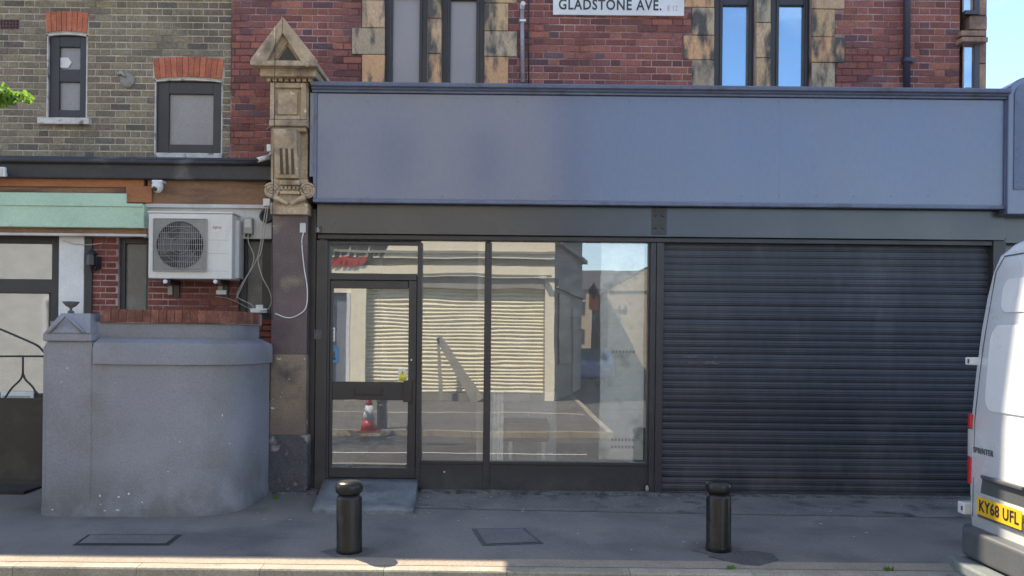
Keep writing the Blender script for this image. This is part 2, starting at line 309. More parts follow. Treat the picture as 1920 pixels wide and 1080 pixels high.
M['frost'] = pmat('frosted_glass', (.26, .255, .27), (.235, .23, .24), scale=4, rough=.28, fine=.08, fscale=60, bump=.35, bscale=60, spec=.6)
M['frostgreen'] = pmat('obscured_glass', (.105, .10, .105), (.12, .12, .125), scale=4, rough=.2, fine=.12, bump=.3, bscale=40, spec=.6, stain=(.17, .17, .16), sscale=3)
M['blind'] = pmat('pale_blind', (.33, .31, .33), (.29, .275, .30), scale=3, rough=.8, fine=.05)
M['wall_in'] = pmat('shop_inner_wall', (.72, .74, .76), rough=.85, fine=.05)
M['floor_in'] = pmat('shop_inner_floor', (.12, .11, .10), (.09, .085, .08), rough=.6, fine=.1)
M['paper'] = pmat('pale_paper', (.92, .94, .93), (.84, .87, .86), scale=4, rough=.85, fine=.06, stain=(.42, .46, .45), sscale=5, spos=(.54, .7))
M['print'] = pmat('faded_print', (.36, .37, .38), rough=.85, fine=.25, fscale=120)
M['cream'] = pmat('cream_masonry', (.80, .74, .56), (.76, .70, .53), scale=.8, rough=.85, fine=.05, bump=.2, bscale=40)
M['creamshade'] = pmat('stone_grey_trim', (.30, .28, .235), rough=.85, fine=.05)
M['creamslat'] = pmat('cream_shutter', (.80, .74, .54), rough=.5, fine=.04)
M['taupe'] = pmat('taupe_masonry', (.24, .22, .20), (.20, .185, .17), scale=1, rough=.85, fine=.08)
M['tan'] = pmat('tan_render', (.36, .30, .215), (.32, .265, .19), scale=.6, rough=.9, fine=.1)
M['slate'] = pmat('slate_roof', (.07, .07, .08), (.055, .055, .06), scale=2, rough=.7, fine=.2)
M['doorblue'] = pmat('bluegrey_door', (.17, .19, .23), rough=.5, fine=.05)
M['blue'] = pmat('blue_print', (.07, .22, .42), rough=.5, fine=.05)
M['yellow'] = pmat('warning_yellow', (.80, .68, .02), rough=.5, fine=0)
M['yline'] = pmat('road_paint_yellow', (.5, .38, .08), rough=.7, fine=.3, fscale=50)
M['wline'] = pmat('road_paint_white', (.6, .6, .57), rough=.7, fine=.25, fscale=50)
M['bark'] = pmat('bark', (.10, .075, .05), (.07, .055, .04), scale=8, rough=.9, bump=.8, bscale=30)
M['leaf'] = pmat('leaf_green', (.12, .21, .035), (.07, .14, .025), scale=10, rough=.45, fine=.1, per=.3)
M['carblue'] = pmat('car_paint_blue', (.05, .12, .30), rough=.25, coat=.7, fine=0)
M['carred'] = pmat('car_paint_red', (.40, .04, .03), rough=.25, coat=.7, fine=0)
M['banner'] = pmat('orange_banner', (.60, .12, .05), rough=.6, fine=.05)
M['earth'] = pmat('distant_ground', (.10, .095, .085), (.12, .11, .10), scale=.05, rough=.95, fine=.1)
M['granite'] = pmat('dark_wood', (.10, .07, .05), (.075, .055, .04), scale=5, rough=.5, fine=.15)
# leaf translucency
lt = M['leaf'].node_tree; pb = lt.nodes['Principled BSDF']; tl = lt.nodes.new('ShaderNodeBsdfTranslucent'); tl.inputs[0].default_value = (.25, .45, .04, 1)
ms = lt.nodes.new('ShaderNodeMixShader'); ms.inputs[0].default_value = .4; lt.links.new(pb.outputs[0], ms.inputs[1]); lt.links.new(tl.outputs[0], ms.inputs[2])
lt.links.new(ms.outputs[0], lt.nodes['Material Output'].inputs[0])
G_SHOP = glass('shop_glass', .31, tint=(.97, .985, .985), wav=.075)
G_UP = glass('upper_window_glass', .48, tint=(.7, .72, .74), wav=.03, gcol=(.58,.80,1.0))
M['frost2'] = pmat('pale_frosted_glass', (.29, .28, .31), (.26, .255, .29), scale=2, rough=.35, fine=.05, fscale=60, bump=.2, bscale=60, spec=.6)
G_UPL = glass('upper_window_glass_pale', .07, tint=(.92, .92, .95), wav=.05)
G_DOOR = glass('front_door_glass', .33, tint=(.55, .55, .55), wav=.2, rough=.04)

# ------------------------------------------------------------------ ground, road, pavements
def gz(y): return 0.04 * y if y > -2.6 else -.104
ROADZ, OPZ = -.225, -.11
def sheet(name, pts, mat, n=1):
    b = MB(); b.quad(pts); return tag(b.build(name, mat), kind='structure')
sheet('ground', [(-400, -400, -.35), (400, -400, -.35), (400, 400, -.35), (-400, 400, -.35)], M['earth'])
road = MB(); road.box(-90, 90, -6.84, -2.665, -.34, ROADZ); road = tag(road.build('road', M['road']), kind='structure')
side = MB(); side.box(1.9, 8.9, -140, -6.843, -.34, ROADZ - .003); tag(side.build('side_road', M['road']), kind='structure')
p = MB(); NY = 8
for i in range(NY):
    a, b_ = .9 - i * 3.46 / NY, .9 - (i + 1) * 3.46 / NY
    p.quad([(-60, a, gz(a)), (60, a, gz(a)), (60, b_, gz(b_)), (-60, b_, gz(b_))][::-1])
pave = tag(p.build('pavement', M['asphalt']), kind='structure')
# strips of patched asphalt in the pavement
def flat_patch(name, pts, mat, dz, label=None, parent=pave, kind=None):
    b = MB(); b.quad([(x, y, gz(y) + dz) for x, y in pts]); o = b.build(name, mat, parent)
    if label: o['label'] = label
    return o
flat_patch('paving_patch', [(-.95, -.75), (-.95, -.12), (6.3, -.12), (6.3, -.95), (2.0, -.86)][::-1], M['asphalt2'], .004, 'rougher paler asphalt strip along the shop front')
flat_patch('paving_patch', [(1.83 + .25 * math.cos(t / 14 * 6.283) * (1 + .15 * math.sin(t * 2.1)), -2.25 + .20 * math.sin(t / 14 * 6.283) * (1 + .2 * math.sin(t * 1.3))) for t in range(14)],
           pmat('patch_dark', (.085, .08, .078), rough=.9, bump=.8, bscale=80, fine=.4, fscale=60), .005, 'small round dark asphalt patch')
flat_patch('paving_edge', [(-9, -2.555), (9, -2.555), (9, -2.37), (-9, -2.37)], M['kerbasph'], .004, 'tan asphalt strip along the kerb')
# threshold strip at the foot of the shop front, uneven front edge
b = MB()
X = -2.48
while X < 6.2:
    nx = X + random.uniform(.15, .4); f = -.11 - random.uniform(0, .035)
    if not (-2.05 < X < -.95): b.box(X, nx - .004, f, .02, -.05, .018 + random.uniform(0, .006) if X < 1.5 else .010)
    X = nx
tag(b.build('threshold_strip', M['sill_conc'], pave), 'crumbling concrete strip at the foot of the shop front')
# kerb stones
kerb = MB(); kerb.box(-60, 60, -2.66, -2.565, -.34, -.16); kerb = tag(kerb.build('kerb', M['kerb']), kind='structure')
kb = {}
x = -9.07; i = 0
while x < 9.5:
    ln = .905 if abs(x) < 20 else 3
    b = MB(); b.prism([(-2.672, -.30), (-2.672, -.118), (-2.664, -.107), (-2.555, -.101), (-2.555, -.30)], x + .002, x + ln - .002, 'x'); b.build('kerb_stone', M['kerb'], kerb); x += ln
b = MB(); b.box(-60, -9.08, -2.70, -2.56, -.3, -.105).box(9.98, 60, -2.70, -2.56, -.3, -.105); tag(b.build('kerb_run', M['kerb'], kerb))
ok = MB()
x = -30
while x < 1.9: ok.box(x, min(x + .906, 1.9), -6.98, -6.84, -.3, OPZ); x += .915
x = 8.9
while x < 30: ok.box(x, x + .906, -6.98, -6.84, -.3, OPZ); x += .915
y = -6.98
while y > -60: ok.box(1.78, 1.9, y, y - .906, -.3, OPZ); ok.box(8.9, 9.02, y, y - .906, -.3, OPZ); y -= .915
tag(ok.build('opposite_kerb', M['kerb']), kind='structure')
op = MB(); op.box(-60, 1.78, -60, -6.98, -.34, OPZ - .004).box(9.02, 60, -60, -6.98, -.34, OPZ - .004)
opp = tag(op.build('opposite_pavement', pmat('far_paving', (.115, .108, .098), (.09, .086, .08), scale=1, rough=.9, fine=.15, fscale=30)), kind='structure')
b = MB(); b.quad([(-30, -10.9, OPZ), (1.7, -10.9, OPZ), (1.7, -10.6, OPZ), (-30, -10.6, OPZ)]); b.build('paving_band', M['kerb'], opp)['label'] = 'pale paving band in the far pavement'
b = MB()
for (x0, x1, y0, y1) in ((-3.0, 1.2, -4.62, -4.54), (-3.0, -2.9, -4.54, -2.9)): b.quad([(x0, y0, ROADZ + .004), (x1, y0, ROADZ + .004), (x1, y1, ROADZ + .004), (x0, y1, ROADZ + .004)])
b.build('white_line', M['wline'], road)

# ------------------------------------------------------------------ walls with real bricks
def wall_slab(x0, x1, z0, z1, yf, yb, holes):
    xs = sorted({x0, x1, *[min(max(h[0], x0), x1) for h in holes], *[min(max(h[1], x0), x1) for h in holes]})
    zs = sorted({z0, z1, *[min(max(h[2], z0), z1) for h in holes], *[min(max(h[3], z0), z1) for h in holes]})
    inn = lambda a, c: any(h[0] < a < h[1] and h[2] < c < h[3] for h in holes)
    g = [[not inn((xs[i] + xs[i + 1]) / 2, (zs[j] + zs[j + 1]) / 2) for j in range(len(zs) - 1)] for i in range(len(xs) - 1)]
    b = MB(); ok_ = lambda i, j: 0 <= i < len(xs) - 1 and 0 <= j < len(zs) - 1 and g[i][j]
    for i in range(len(xs) - 1):
        for j in range(len(zs) - 1):
            if not g[i][j]: continue
            a, c, d, e = xs[i], xs[i + 1], zs[j], zs[j + 1]
            b.quad([(a, yf, d), (c, yf, d), (c, yf, e), (a, yf, e)]); b.quad([(a, yb, d), (a, yb, e), (c, yb, e), (c, yb, d)])
            if not ok_(i - 1, j): b.quad([(a, yf, d), (a, yf, e), (a, yb, e), (a, yb, d)])
            if not ok_(i + 1, j): b.quad([(c, yf, d), (c, yb, d), (c, yb, e), (c, yf, e)])
            if not ok_(i, j - 1): b.quad([(a, yf, d), (a, yb, d), (c, yb, d), (c, yf, d)])
            if not ok_(i, j + 1): b.quad([(a, yf, e), (c, yf, e), (c, yb, e), (a, yb, e)])
    return b
BC = {}
def brick_geo(b, x, z, w, h, y, t, seed):
    r = random.Random(seed); j = lambda: r.uniform(-.0016, .0016); c = .003; n = len(b.v)
    P = [(x - w / 2, z - h / 2), (x + w / 2, z - h / 2), (x + w / 2, z + h / 2), (x - w / 2, z + h / 2)]
    P = [(a + j(), q + j()) for a, q in P]; cx, cz = x, z; tilt = r.uniform(-.0012, .0012)
    b.v += [(a, y, q) for a, q in P] + [(a, y - t + c, q) for a, q in P] + [(a + (c if a < cx else -c), y - t + (tilt if a < cx else -tilt), q + (c if q < cz else -c)) for a, q in P]
    for k in range(4):
        m = (k + 1) % 4; b.f.append((n + k, n + m, n + 4 + m, n + 4 + k)); b.f.append((n + 4 + k, n + 4 + m, n + 8 + m, n + 8 + k)); b.sm += [False, False]
    b.f.append((n + 8, n + 9, n + 10, n + 11)); b.sm.append(False)
def bricks(x0, x1, z0, z1, yf, holes, mat, parent, prot=.005, view=None, limit=300, x_off=0, course=.075, base=None):
    """Flemish bond on the slab front; the ones in view become objects, the rest one mesh"""
    lst = []; z = (base if base is not None else z0); row = 0
    while z < z1 - .01:
        if z + .065 > z0 + .01:
            za, zb = max(z, z0), min(z + course - .0135, z1); x = x0 - .4 + x_off + (.16875 if row % 2 else 0); k = 0
            while x < x1:
                wd = .215 if k % 2 == 0 else .1025; segs = [(max(x, x0), min(x + wd, x1))]
                for h in holes:
                    if h[2] < zb - .015 and h[3] > za + .015:
                        ns = []
                        for a, c in segs:
                            if h[1] <= a or h[0] >= c: ns.append((a, c)); continue
                            if a < h[0]: ns.append((a, h[0] - .004))
                            if c > h[1]: ns.append((h[1] + .004, c))
                        segs = ns
                for a, c in segs:
                    if c - a > .025: lst.append((a, c, za, zb))
                x += wd + .01; k += 1
        z += course; row += 1
    def score(q):
        if view and q[0] < view[1] and q[1] > view[0] and q[2] < view[3] and q[3] > view[2]: return (q[1] - q[0]) * (q[3] - q[2])
        return -1
    order = sorted(lst, key=lambda q: -score(q)); n = 0; stuff = MB(); pbase = Vector((0, 0, 0)); pp = parent
    while pp: pbase += Vector(pp.location); pp = pp.parent
    for q in order:
        wd, h = round(q[1] - q[0], 3), round(q[3] - q[2], 3); cx, cz = (q[0] + q[1]) / 2, (q[2] + q[3]) / 2
        if score(q) > 0 and n < limit:
            key = (mat.name, wd, h, random.randrange(3) if wd in (.215, .102, .103) else 0)
            if key not in BC:
                b = MB(); brick_geo(b, 0, 0, wd, h, 0, prot, hash(key[1:]) & 0xffff); BC[key] = b.mesh('brick', mat)
            o = bpy.data.objects.new('brick', BC[key]); o.parent = parent; o.location = Vector((cx, yf + random.uniform(-.0015, .001), cz)) - pbase; COL.objects.link(o); n += 1
        else: brick_geo(stuff, cx, cz, wd, h, yf, prot, random.randrange(99999))
    if stuff.v: tag(stuff.build('bricks', mat, parent), kind='stuff')
    return n

# ================================================================== LEFT HOUSE
YL = .5
house = thing('terraced_house', 'old two-storey house of yellow-grey stock brick left of the grey shop, with black framed windows', 'house', (-5, YL, 0))
xr = W(435, 150, YL)[0]
wA = R(88, 64, 164, 222, YL); wB = R(290, 150, 417, 292, YL)
aA = R(86, 25, 167, 62, YL); aB = R(287, 111, 421, 148, YL)
air = R(1, 37, 36, 55, YL)
zb0 = W(250, 300, YL)[1]; EAVE = 5.38
hl = [wA, wB]
ul = wall_slab(-10.5, xr, zb0 - .3, EAVE, YL, YL + .3, hl).build('upper_wall', M['mortar_l'], house)
vw = W(0, 0, YL); bricks(-10.5, xr - .002, zb0 - .05, EAVE, YL, hl + [aA, aB, air], M['brick_l'], ul, view=(vw[0] - .05, xr, zb0, W(200, 0, YL)[1] + .05), x_off=.05)
for (aR, nb, rise) in ((aA, 8, .02), (aB, 12, .02)):
    x0, x1, z0, z1 = aR; cx = (x0 + x1) / 2; wd = x1 - x0; arch = MB()
    arch.box(x0, x1, YL - .004, YL + .05, z0, z1); ao = arch.build('window_arch', M['mortar_l'], house)
    for i in range(nb):
        t0, t1 = (i + .05) / nb, (i + .95) / nb
        f = lambda t, top: (cx + (t - .5) * wd * (1.0 if top else .93), (z1 if top else z0) + rise * (1 - (2 * t - 1) ** 2))
        b = MB(); b.prism([f(t0, 0), f(t1, 0), f(t1, 1), f(t0, 1)], YL - .014 - random.uniform(0, .002), YL); b.build('brick', M['brick_o'], ao)
def sash(parent, r, y, fr, bars, paneM, blind=None, frame_w=(.1, .1, .1, .1), lab=None, dep=.06, name='window'):
    """window > frame boxes with pane(s); frame_w = left, right, bottom, top"""
    x0, x1, z0, z1 = r; l, rr, bo, to = frame_w
    b = MB(); b.box(x0, x0 + l, y, y + dep, z0, z1).box(x1 - rr, x1, y, y + dep, z0, z1).box(x0 + l, x1 - rr, y, y + dep, z0, z0 + bo).box(x0 + l, x1 - rr, y, y + dep, z1 - to, z1)
    for (a, c) in bars: b.box(x0 + l, x1 - rr, y + .004, y + dep - .004, a, c)
    o = b.build(name, fr, parent, bevel=.006)
    if lab: o['label'] = lab
    g = MB(); g.box(x0 + l * .8, x1 - rr * .8, y + dep * .55, y + dep * .55 + .006, z0 + bo * .8, z1 - to * .8); g.build('pane', paneM, o)
    if blind:
        g = MB(); g.box(x0 + .02, x1 - .02, y + dep + .05, y + dep + .055, z0 + .01, z1 - .01); g.build('blind', blind, o)
    else:
        g = MB(); g.box(x0 - .0, x1 + .0, y + dep + .02, y + dep + .03, z0, z1); g.build('backing', M['gap'], o)
    return o
def reveal(r, y0, y1, t, parent, rise=.02):
    x0, x1, z0, z1 = r; b = MB(); b.box(x0, x0 + t, y0, y1, z0, z1).box(x1 - t, x1, y0, y1, z0, z1)
    n = 10; zt = lambda s: z1 - .012 + rise * (1 - (2 * s - 1) ** 2)
    for i in range(n):
        s0, s1 = i / n, (i + 1) / n; xa, xb = x0 + (x1 - x0) * s0, x0 + (x1 - x0) * s1
        b.prism([(xa, zt(s0) - t), (xb, zt(s1) - t), (xb, zt(s1) + .004), (xa, zt(s0) + .004)], y0, y1)
    return b.build('reveal', M['whitedirty'], parent)
x0, x1, z0, z1 = wA; mid = (z0 + z1) / 2
s = sash(house, (x0 + .014, x1 - .014, z0, z1 - .015), YL + .03, M['wframe'], [(W(125, 152, YL)[1], W(125, 128, YL)[1])], M['frost'], frame_w=(.105, .085, .10, .115), lab='narrow arched window with two small frosted panes')
b = MB(); q = R(113, 83, 151, 130, YL + .06); b.box(q[0] - .03, q[1] + .03, YL + .052, YL + .062, q[2] - .03, q[2] - .005).box(q[0] - .03, q[1] + .03, YL + .052, YL + .062, q[3], q[3] + .02)
q = R(112, 110, 136, 129, YL + .09); b2 = MB(); b2.prism([(q[0], q[2]), (q[1] - .03, q[2]), (q[1] + .01, q[2] + .06), (q[1] - .03, q[3]), (q[0], q[3])], YL + .052, YL + .058); b2.build('paper_note', M['white'], s)
reveal(wA, YL - .004, YL + .03, .013, s)
sash(house, (wB[0] + .013, wB[1] - .013, wB[2] + .01, wB[3] - .015), YL + .03, M['wframe'], [], M['frost'], frame_w=(.13, .10, .12, .13), lab='wide arched window with one frosted pane')
reveal(wB, YL - .004, YL + .03, .012, house)
b = MB(); q = R(71, 221, 168, 233, YL - .05); b.box(q[0], q[1], YL - .07, YL + .03, q[2], q[3]); b.build('window_sill', M['whitedirty'], house, bevel=.006)
b = MB(); q = R(292, 287, 417, 296, YL - .02); b.box(q[0], q[1], YL - .03, YL + .06, q[2], q[3]); b.build('window_sill', M['whitedirty'], house, bevel=.004)
b = MB(); b.rbox(air, YL - .008, YL + .02); ab = b.build('air_brick', M['brick_r'], house); b = MB()
for i in range(6):
    for j in range(3):
        cx = air[0] + (i + .5) * (air[1] - air[0]) / 6; cz = air[2] + (j + .5) * (air[3] - air[2]) / 3; b.box(cx - .008, cx + .008, YL - .011, YL - .006, cz - .008, cz + .008)
tag(b.build('vent_slots', M['gap'], ab), kind='stuff')
# roof of the house
b = MB(); b.prism([(YL - .12, EAVE - .02), (YL - .12, EAVE + .06), (4.7, 8.4), (9.2, EAVE + .06), (9.2, EAVE - .02)], -10.5, xr - .01, 'x'); b.build('roof', M['slate'], house)
b = MB(); b.box(-10.5, -10.2, YL + .3, 9, -.1, EAVE - .03).box(-10.5, xr - .01, 8.9, 9.1, -.1, EAVE - .03).box(xr - .22, xr - .01, YL + .31, 8.9, -.1, EAVE - .03); b.build('outer_wall', M['taupe'], house)
# dark lead gutter roof between the storeys
YG = .12
q = R(-60, 293, 509, 335, YG); xg0 = -9.6
b = MB(); b.prism([(YL - .005, q[3] + .03), (YG + .02, q[3]), (YG - .01, q[3] - .05), (YG, q[2]), (YL - .005, q[2])], xg0, q[1] + .01, 'x'); gut = b.build('gutter_roof', M['lead'], house, bevel=.012)
b = MB(); b.tube([(xg0, YG - .03, q[3] - .06), (q[1], YG - .03, q[3] - .06)], .03, 10); b.build('roll_moulding', M['lead'], gut)
# boards under it
def board(name, r, y0, y1, mat, lab=None, bev=.005, parent=house):
    b = MB(); b.rbox(r, y0, y1); o = b.build(name, mat, parent, bevel=bev)
    if lab: o['label'] = lab
    return o
q = R(272, 336, 500, 385, .20); board('board', (xg0 + 5.7, q[1], q[2], q[3] + .01), .20, .26, M['brownwood'], 'bare brown timber board behind the camera')
q = R(-60, 335, 270, 350, .185); board('board', (xg0, q[1], q[2], q[3] + .01), .18, .24, M['orangewood'], 'orange brown board under the gutter')
q = R(-60, 348, 236, 363, .21); board('board', (xg0, q[1], q[2], q[3] + .01), .205, .25, M['brownwood'])
q = R(236, 349, 285, 380, .18); board('board', q, .172, .19, M['orangewood'], 'short orange board patch')
q = R(-60, 361, 237, 381, .15); board('fascia_board', (xg0, q[1], q[2], q[3]), .15, .25, M['mint'], 'upper mint green fascia step', .008)
q = R(-60, 383, 270, 426, .13); board('fascia_board', (xg0, q[1], q[2], q[3]), .13, .25, M['mint'], 'lower mint green fascia board', .008)
q = R(-60, 380, 268, 386, .12); board('moulding', (xg0, q[1], q[2], q[3]), .115, .2, M['mint'], None, .004)
q = R(-60, 426, 275, 441, .2); board('board', (xg0, q[1], q[2], q[3] + .005), .19, .26, M['brownwood'], 'peeling brown board under the green fascia')
q = R(-60, 437, 275, 442, .17); board('moulding', (xg0, q[1], q[2], q[3]), .165, .2, M['creamboard'])
q = R(270, 385, 510, 447, .24); board('board', q, .23, .27, M['creamboard'], 'off-white board behind the air conditioner')
q = R(272, 383, 510, 390, .2); board('moulding', q, .19, .26, M['creamboard'])
# ground floor wall of the house: painted red brick with openings
YW = .30
gd = R(-60, 441, 112, 985, YW)          # door opening
wn1 = R(222, 446, 278, 600, YW); wn2 = R(447, 446, 509, 600, YW); pl = R(113, 441, 160, 600, YW)
xg1 = W(509, 600, YW)[0]; zt = W(300, 441, YW)[1]
gdh = (-6.3, gd[1], -.2, gd[3]); 
gw = wall_slab(-9.6, xg1, -.1, zt, YW, YW + .2, [gdh, (wn1[0], wn1[1], .9, wn1[3]), (wn2[0], wn2[1], .9, wn2[3])]).build('ground_floor_wall', M['mortar_r'], house)
bricks(-9.6, xg1, 1.0, zt - .003, YW, [gdh, wn1, wn2, pl], M['brick_p'], gw, view=(gd[1], xg1, 1.55, zt), course=.066, base=1.0, limit=200)
b = MB(); b.rbox((pl[0], pl[1], 0, pl[3]), YW - .035, YW); b.build('door_pilaster', M['white'], house, bevel=.006)
for wr, lab, gl_l, gl_r in ((wn1, 'tall narrow obscured window left of the air conditioner', 235, 274), (wn2, 'tall narrow obscured window right of the air conditioner', 463, 492)):
    ga, gb = W(gl_l, 520, YW + .05)[0], W(gl_r, 520, YW + .05)[0]
    sash(house, (wr[0], wr[1], .9, wr[3]), YW + .04, M['wframe'], [], M['frostgreen'], frame_w=(ga - wr[0], wr[1] - gb, .08, .03 if wr is wn2 else .06), lab=lab)
# front door of the house
DY = .38
fd = MB(); dz0 = W(40, 985, DY)[1]
q1 = R(-55, 441, 110, 456, DY); q2 = R(-55, 523, 110, 550, DY); q3 = R(95, 441, 110, 985, DY)
dx0 = -6.2; 
fd.box(dx0, q1[1], DY, DY + .08, q1[2], q1[3] + .02).box(dx0, q2[1], DY - .003, DY + .083, q2[2], q2[3]).box(q3[0], q3[1] + .02, DY - .006, DY + .086, 0, q1[3] + .02).box(dx0, dx0 + .08, DY - .006, DY + .086, 0, q1[3] + .02)
frm = fd.build('door_frame', M['wframe'], house, bevel=.008)
b = MB(); q = R(-55, 455, 107, 524, DY + .04); b.box(dx0 + .05, q[1], DY + .04, DY + .046, q[2], q[3]); b.build('transom_pane', G_DOOR, frm)
dl = MB(); xR = W(96, 700, DY + .02)[0]; zd0 = .02
gq = R(-40, 552, 86, 737, DY + .02); zD = W(40, 550, DY)[1]
dl.box(dx0 + .08, gq[0] , DY + .01, DY + .055, zd0, zD).box(gq[1] + .03, xR, DY + .01, DY + .055, zd0, zD).box(gq[0], gq[1] + .03, DY + .012, DY + .053, zd0, gq[2])
fdo = dl.build('front_door', M['doorblack'], house, bevel=.005)
b = MB(); b.box(gq[0], gq[1] + .03, DY + .03, DY + .036, gq[2], zD); b.build('pane', G_DOOR, fdo)
for q in (R(-40, 790, 36, 870, DY), R(48, 790, 88, 870, DY)):
    b = MB(); b.box(q[0], q[1], DY - .004, DY + .012, q[2], q[3]); b.build('door_panel', M['doorblack'], fdo, bevel=.012)
b = MB(); q = R(2, 734, 64, 752, DY); b.rbox(q, DY - .012, DY + .01); lp = b.build('letter_plate', M['signwhite'], fdo, bevel=.004)
b = MB(); q = R(6, 742, 58, 745, DY); b.rbox(q, DY - .015, DY - .011); b.build('letter_flap', M['greyplastic'], lp)
b = MB(); b.box(dx0 - .2, xR + .2, DY + .6, DY + .65, -.1, 2.9).box(dx0 - .2, xR + .2, DY + .1, DY + .6, -.2, -.05); b.build('hallway', M['wall_in'], house)
b = MB(); b.box(dx0, W(82, 900, .2)[0] + .1, -.35, DY + .01, -.08, .02); b.build('doorstep', pmat('brown_mat', (.045, .038, .032), rough=.95, bump=.8, bscale=150, fine=.4, fscale=120), house)

# ------------------------------------------------------------------ forecourt wall, curved in plan
fw = thing('forecourt_wall', 'chest-high curved grey rendered wall with red brick coping in front of the brick house', 'wall', (-3.9, -1.1, 0))
YF = -1.18
zc_t = W(330, 604, YF)[1]; zc_b = W(330, 684, YF)[1]
xl = W(80, 800, YF)[0]; xR_ = W(507, 700, -.25)[0]
plan = [(xl, YF), (xl + .6, YF - .005), (xl + 1.0, YF - .005), (xl + 1.3, YF + .02), (xl + 1.53, YF + .09), (xl + 1.68, YF + .23), (xl + 1.745, YF + .42), (xl + 1.76, YF + .70), (xl + 1.76, -.15)]
def resample(pts, n=4): return [(v.x, v.y) for v in smooth_line([(a, c, 0) for a, c in pts], n)]
dens = resample(plan)
def strip_wall(b, path, prof, zf=None):
    """prof: list of (outward offset, z) swept along the path; outward = towards the street"""
    n0 = len(b.v); m = len(prof)
    for i, (x, y) in enumerate(path):
        a = path[max(i - 1, 0)]; c = path[min(i + 1, len(path) - 1)]; t = Vector((c[0] - a[0], c[1] - a[1])).normalized(); nx, ny = t.y, -t.x
        for o, z in prof: b.v.append((x + nx * o, y + ny * o, z))
    for i in range(len(path) - 1):
        for j in range(m - 1):
            b.f.append((n0 + i * m + j, n0 + (i + 1) * m + j, n0 + (i + 1) * m + j + 1, n0 + i * m + j + 1)); b.sm.append(True)
    for e in (0, len(path) - 1):
        f = tuple(n0 + e * m + j for j in range(m)); b.f.append(f if e == 0 else f[::-1]); b.sm.append(False)
    return b
wt = zc_t + .0
b = MB(); strip_wall(b, dens, [(0, -.15), (.012, .0), (0, .10), (0, zc_b), (0, zc_b + .15), (-.11, zc_b + .22), (-.11, wt), (-.25, wt), (-.25, -.15)]); 
bodyo = b.build('rendered_wall', M['render'], fw); 
es = bodyo.modifiers.new('es', 'EDGE_SPLIT'); es.split_angle = .5
corn = [p_ for p_ in dens if p_[0] > xl + .42]
b = MB(); strip_wall(b, corn, [(.003, zc_b - .004), (.028, zc_b), (.028, zc_b + .15), (.018, zc_b + .19), (-.09, zc_b + .235), (-.10, zc_b)]); c_ = b.build('moulding', M['render'], fw)
es = c_.modifiers.new('es', 'EDGE_SPLIT'); es.split_angle = .5
# brick-on-edge coping
cop = [p_ for p_ in resample(plan, 12) if p_[0] > xl + .42]
b = MB(); strip_wall(b, cop, [(-.085, wt - .01), (-.085, wt + .10), (-.24, wt + .10), (-.24, wt - .01)]); cpo = b.build('coping_bed', M['mortar_r'], fw)
acc = 0; last = cop[0]
base_f = Vector((-3.9, -1.1, 0)); cm = MB(); cm.box(-.032, .032, -.085, .095, -.052, .062); cmesh = cm.mesh('brick', M['brick_c'])
for p_ in resample([tuple(c) for c in cop[::6]], 60):
    acc += math.hypot(p_[0] - last[0], p_[1] - last[1])
    if acc >= .071:
        acc = 0; t = Vector((p_[0] - last[0], p_[1] - last[1])).normalized(); nx, ny = t.y, -t.x
        o = bpy.data.objects.new('brick', cmesh); COL.objects.link(o); o.parent = cpo
        o.location = Vector((p_[0] - nx * .16, p_[1] - ny * .16, wt + .05)) - base_f; o.rotation_euler.z = math.atan2(t.y, t.x)
    last = p_
# pier with moulded pyramid cap and urn
pq = R(82, 640, 168, 985, YF - .04)
b = MB(); b.box(pq[0], pq[1], YF - .012, YF + .42, -.15, pq[3]); b.build('pier', M['render'], fw, bevel=.01)
b = MB(); cz = W(120, 640, YF)[1]; cz2 = W(120, 624, YF)[1]; cz3 = W(120, 587, YF)[1]; cxm = (pq[0] + pq[1]) / 2
b.box(pq[0] - .02, pq[1] + .008, YF - .045, YF + .45, cz, cz2); capo = b.build('pier_cap', M['render'], fw, bevel=.015)
b = MB(); w2 = (pq[1] - pq[0]) / 2
n = len(b.v); b.v += [(cxm - w2, YF - .05, cz2), (cxm + w2, YF - .05, cz2), (cxm + w2, YF + .43, cz2), (cxm - w2, YF + .43, cz2), (cxm - w2 * .55, YF + .06, cz3), (cxm + w2 * .75, YF + .06, cz3), (cxm + w2 * .75, YF + .32, cz3), (cxm - w2 * .55, YF + .32, cz3)]
for f in ((0, 3, 2, 1), (4, 5, 6, 7), (0, 1, 5, 4), (1, 2, 6, 5), (2, 3, 7, 6), (3, 0, 4, 7)): b.f.append(f); b.sm.append(False)
b.build('cap_slope', M['render'], capo)
b = MB(); a0 = W(90, 624, YF - .06); a1 = W(158, 624, YF - .06); a2 = W(122, 592, YF - .03)
b.tube([(a0[0], YF - .055, a0[1]), (a2[0], YF - .02, a2[1]), (a1[0], YF - .055, a1[1])], .016, 6); b.build('gable_moulding', M['render'], capo)
b = MB(); u0 = W(132, 586, YF + .15); b.lathe((u0[0], YF + .16, cz3), [(.03, 0), (.028, .02), (.012, .03), (.012, .05), (.045, .07), (.07, .10), (.075, .11), (.055, .112), (.03, .09)], 16)
b.build('urn', pmat('urn_stone', (.14, .13, .13), rough=.9, fine=.2), capo)
